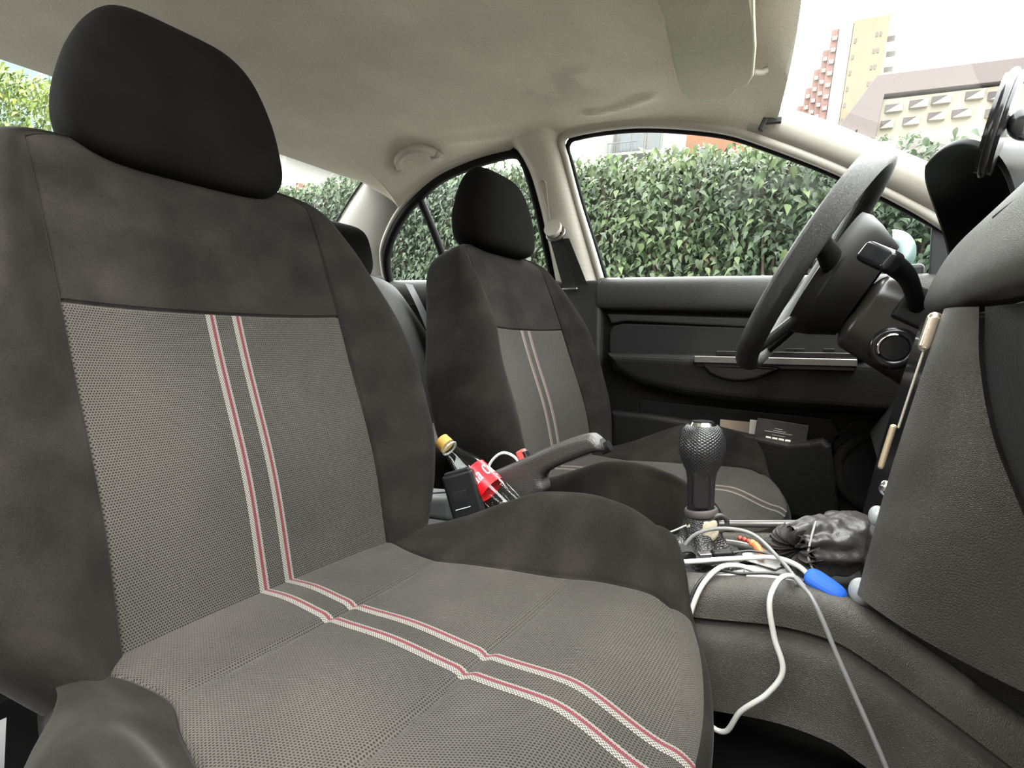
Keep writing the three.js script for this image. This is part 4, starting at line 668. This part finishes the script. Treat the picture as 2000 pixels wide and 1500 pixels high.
{
  const h = outside('hedge', 'tall green leafy hedge climbing the wall beside the driver door', 'hedge', [0, 0, HZ]);
  const lump = (x, y) => .10 * (fbm(x * 1.6 + 50, y * 1.6 + 20, 3) - .5) * 2;
  // leaves on the near face and over the top; brighter young growth in patches and along the top
  leaves(92000, () => { const x = rr(-9, 5.2), t = rnd(), top = 1.0 - .035 * step(-.5, .4, x), y = top * (t < .93 ? 1.83 * Math.sqrt(rnd()) + rr(-.02, .05) : 1.80 + rr(-.04, .07)), z = (t < .93 ? rr(-.26, .02) : rr(-.35, 0)) + lump(x, y); const k = clamp(1.6 * (fbm(x * 1.3 + 9, y * 1.6, 3) - .42)) + .6 * step(1.6, 1.85, y) * rnd(); return [x, y, z, rr(.033, .056), clamp(k, 0, 1.3)]; }, h);
  // the sprays that show largest, single leaves
  const cols = Array.from({ length: 5 }, (_, i) => phys(leafTint(i / 4), .6, { transmission: .2, thickness: 0, ior: 1.4 }));
  for (let i = 0; i < 300; i++) { const x = rr(-1.05, .85), y = rr(1.02, 1.82), m = mesh('leaf', leafGeo, cols[Math.floor(rnd() * 5)], h); leafAt(x, y, lump(x, y) + rr(.0, .05), rr(.05, .068)).decompose(m.position, m.quaternion, m.scale); }
  mesh('branches', mergeGeometries(Array.from({ length: 60 }, () => { const x = rr(-6, 3), z = rr(-.2, -.1); return tube([[x, 0, z], [x + rr(-.2, .2), .8, z + rr(-.05, .05)], [x + rr(-.4, .4), 1.75, z]], .008, 8, 5); })), phys([.05, .035, .025], .9), h);
  const w = outside('garden_wall', 'dark plastered garden wall with stone coping behind the hedge', 'wall', [0, 0, HZ - .42]);
  mesh('wall_body', put(rbox(15, 1.82, .2, .01), -2, .91, 0), phys([.03, .032, .026], .95), w);
  mesh('coping', put(rbox(15, .08, .26, .012), -2, 1.85, 0), phys([.16, .15, .13], .9, { map: rep(noiseMap(.8, .3, 6), 2) }), w, 'dark stone coping');
}
{ // tree seen through the rear window, yellowish
  const t = outside('tree', 'sunlit yellow-green bushy tree beyond the rear window', 'tree', [-10, 0, -2.2]);
  mesh('trunk', tube([[0, 0, 0], [.05, 1, .02], [0, 2.1, 0]], s => .09 - .04 * s, 10, 8), phys([.09, .06, .04], .9), t);
  leaves(14000, () => { const a = rr(0, 6.283), b = Math.acos(rr(-1, 1)), r = 1.25 * Math.cbrt(rr(.25, 1)); return [r * Math.sin(b) * Math.cos(a), 2.75 + r * .75 * Math.cos(b), r * 1.5 * Math.sin(b) * Math.sin(a), rr(.07, .12), rr(1.3, 2.8)]; }, t, 'crown');
}
{
  const pale = phys([0.150, 0.150, 0.139], .8);
  // teal glass block far behind the car
  const tb = outside('office_block', 'pale teal glass office block beyond the rear window', 'building', [-34, 0, -9]);
  mesh('wall', put(rbox(6, 12, 16, .05), 0, 6, 0), phys([0.082, 0.136, 0.133], .4), tb);
  for (let i = 0; i < 6; i++) for (let j = 0; j < 3; j++) mesh('window_pane', put(rbox(.1, 1.7, 1.8, .02), 3.02, 4.2 + j * 3, -5.6 + i * 2.25), phys([0.034, 0.075, 0.075], .15), tb);
  // red-brick house glimpsed beside the passenger headrest
  const rb = outside('brick_house', 'red and white house glimpsed above the hedge through the rear window', 'building', [-22, 0, -15]);
  mesh('wall', put(rbox(8, 6.2, 6, .05), 0, 3.1, 0), pale, rb); mesh('roof', put(slab([[-4.6, 0], [4.6, 0], [0, 1.5]], 6.8, .04), 0, 6.2, -3.4), phys([0.109, 0.037, 0.024], .9), rb);
  for (let i = 0; i < 3; i++) mesh('window_pane', put(rbox(.1, 1.3, 1.0, .02), 4.02, 4.6, -2 + i * 2), phys([0.102, 0.027, 0.020], .6), rb);
  // white apartment with balcony window behind the hedge
  const wa = outside('white_apartment', 'white rendered apartment with balcony window above the hedge', 'building', [-11.6, 0, -30]);
  const wall = phys([0.105, 0.105, 0.099], .85), trimW = phys([0.082, 0.082, 0.076], .8), dark = phys([0.020, 0.026, 0.027], .2);
  mesh('wall', put(rbox(5.2, 12.6, 4, .05), -.1, 6.3, 0), wall, wa);
  const wn = mesh('window_frame', put(rbox(1.55, 1.35, .12, .02), .75, 10.75, 2.02), trimW, wa); for (const x of [.38, 1.12]) mesh('pane', put(rbox(.66, 1.2, .06, .01), x, 10.75, 2.08), dark, wn);
  const wn2 = mesh('window_frame', put(rbox(.75, 1.3, .12, .02), 2.0, 10.8, 2.02), trimW, wa); mesh('pane', put(rbox(.62, 1.15, .06, .01), 2.0, 10.8, 2.08), dark, wn2);
  mesh('balcony_slab', put(rbox(3.0, .14, .9, .02), 1.0, 10.02, 2.4), trimW, wa);
  const rail = mesh('railing', put(rbox(1.7, .05, .04, .01), .5, 10.62, 2.8), dark, wa); for (let i = 0; i < 9; i++) mesh('baluster', put(rbox(.03, .5, .03, .006), -.3 + i * .2, 10.36, 2.8), dark, rail);
  const side = mesh('balcony_return', put(rbox(.30, 1.6, .5, .02), -.35, 10.6, 2.2), trimW, wa);
  // orange brick block
  const ob = outside('orange_brick_block', 'orange brick block with one narrow window above the hedge', 'building', [-8.3, 0, -37]);
  mesh('wall', put(rbox(5.4, 13.4, 5, .04), 0, 6.7, 0), phys([0.119, 0.054, 0.024], .85, { map: rep(noiseMap(.9, .16, 8), .6) }), ob);
  const of = mesh('window_frame', put(rbox(1.0, .30, .08, .01), -.15, 12.15, 2.52), trimW, ob); for (let i = 0; i < 3; i++) mesh('pane', put(rbox(.26, .2, .05, .008), -.47 + i * .31, 12.15, 2.57), dark, of);
  for (let i = 0; i < 3; i++) mesh('balcony', put(rbox(.7, .5, .6, .03), -2.75, 11.6 + i * .8, 2.4), i & 1 ? trimW : phys([0.136, 0.061, 0.034], .8), ob);
  const wr = outside('white_annex', 'white annex peeking out beside the orange brick block', 'building', [-5.6, 0, -43]);
  mesh('wall', put(rbox(1.7, 14.6, 3, .04), 0, 7.3, 0), wall, wr);
  // tall tower seen through the windscreen
  const tw = outside('apartment_tower', 'tall tan and red brick apartment tower seen through the windscreen', 'building', [-3, 0, -62]);
  const tan = phys([0.112, 0.083, 0.051], .85, { map: rep(noiseMap(.92, .12, 8), .4) }), redB = phys([0.088, 0.048, 0.039], .9), blind = phys([0.020, 0.015, 0.011], .4);
  mesh('tan_wall', put(rbox(2.8, 30.9, 4, .05), 1.4, 15.45, 0), tan, tw, 'tan brick end wall');
  mesh('white_shaft', put(rbox(1.1, 30.9, 4, .05), -.57, 15.45, .05), phys([0.088, 0.097, 0.093], .8), tw, 'white stair shaft');
  [[-1.45, .62, 30.5], [-2.02, .56, 28.9], [-2.58, .56, 27.4], [-3.14, .56, 25.9], [-3.7, .56, 24.4]].forEach(([x, wd, h], k) => { const z = -.15 - k * .35, w = mesh('red_wing', put(rbox(wd, h, 4, .04), x, h / 2, z), redB, tw, 'red brick stepped wing'); for (let j = 0; j < 7; j++) mesh('balcony', put(rbox(wd * .62, .34, .4, .02), x + .05, h - .9 - j * 1.05, z + 2.05), j % 2 ? phys([0.156, 0.109, 0.088], .8) : phys([0.136, 0.129, 0.116], .8), w); });
  for (let j = 0; j < 6; j++) { const y = 29.3 - j * 1.42; for (const x of [.32, 1.95, 2.25]) if (j < 4 || x < 1) mesh('window_pane', put(rbox(.15, .42, .08, .01), x - j * .02, y - (x < 1 ? .25 : 0), 2.02), blind, tw); }
  for (let j = 0; j < 4; j++) mesh('balcony', put(rbox(.75, .8, 1.2, .04), 3.05 + .22 * (j > 0), 29.6 - j * 1.35, .9), phys([0.160, 0.153, 0.136], .8), tw, 'white side balcony');
  // low brown-roofed block in front of the tower
  const bb = outside('balcony_block', 'cream apartment block with deep sloped balconies under a brown roof band', 'building', [0, 0, -30]);
  const cream = phys([0.126, 0.114, 0.085], .85), brown = phys([0.058, 0.047, 0.045], .9);
  mesh('cream_wall', put(rbox(9, 12.3, 3, .03), 4.75, 6.15, -1.5), cream, bb);
  mesh('roof_band', put(slab([[-1.25, 11.3], [-.05, 13.35], [9.5, 13.2], [9.5, 12.35], [.35, 12.45], [.2, 9], [-.5, 9], [-.5, 11.0], [-1.25, 10.4]], 3.4, .03), 0, 0, -3.2), brown, bb, 'brown roof band');
  mesh('stair_tower', put(rbox(1.3, 11.6, 2.4, .03), -.55, 5.6, -1.6), brown, bb);
  for (const [x0, x1, y] of [[.55, 1.05, 11.85], [1.45, 1.95, 11.92], [2.25, 2.75, 11.98], [3.4, 3.85, 12.02], [.45, .8, 11.15], [1.3, 1.75, 11.2], [2.2, 2.65, 11.3], [3.05, 3.55, 11.32], [4.2, 4.8, 11.9], [4.2, 4.8, 11.2]]) {
    const b = mesh('balcony_recess', put(rbox((x1 - x0) * 1.35, .36, .1, .01), (x0 + x1) / 2, y, .0), phys([0.034, 0.027, 0.027], .9), bb); mesh('balcony_parapet', put(slab([[x0 - .06, y - .22], [x1 + .08, y - .22], [x1 + .08, y + .17]], .25, .008), 0, 0, .02), cream, b);
  }
  // shrubs standing before that block
  for (const [x, l] of [[.42, 'feathery shrub before the cream block, beside the stair tower'], [1.5, 'feathery shrub before the cream block, under its middle balconies']]) { const s = outside('shrub', l, 'shrub', [x * .62 + .25, 0, -18]); mesh('stem', tube([[0, 0, 0], [0, 6.5, 0]], .03, 4, 6), phys([0.054, 0.041, 0.027], .9), s); leaves(700, () => { const a = rr(0, 6.28), r = rr(0, .28); return [r * Math.cos(a), 6.55 + rr(-.6, .22) , r * Math.sin(a), rr(.05, .10), rr(.1, .6)]; }, s); }
}
renderer.render(scene, camera);
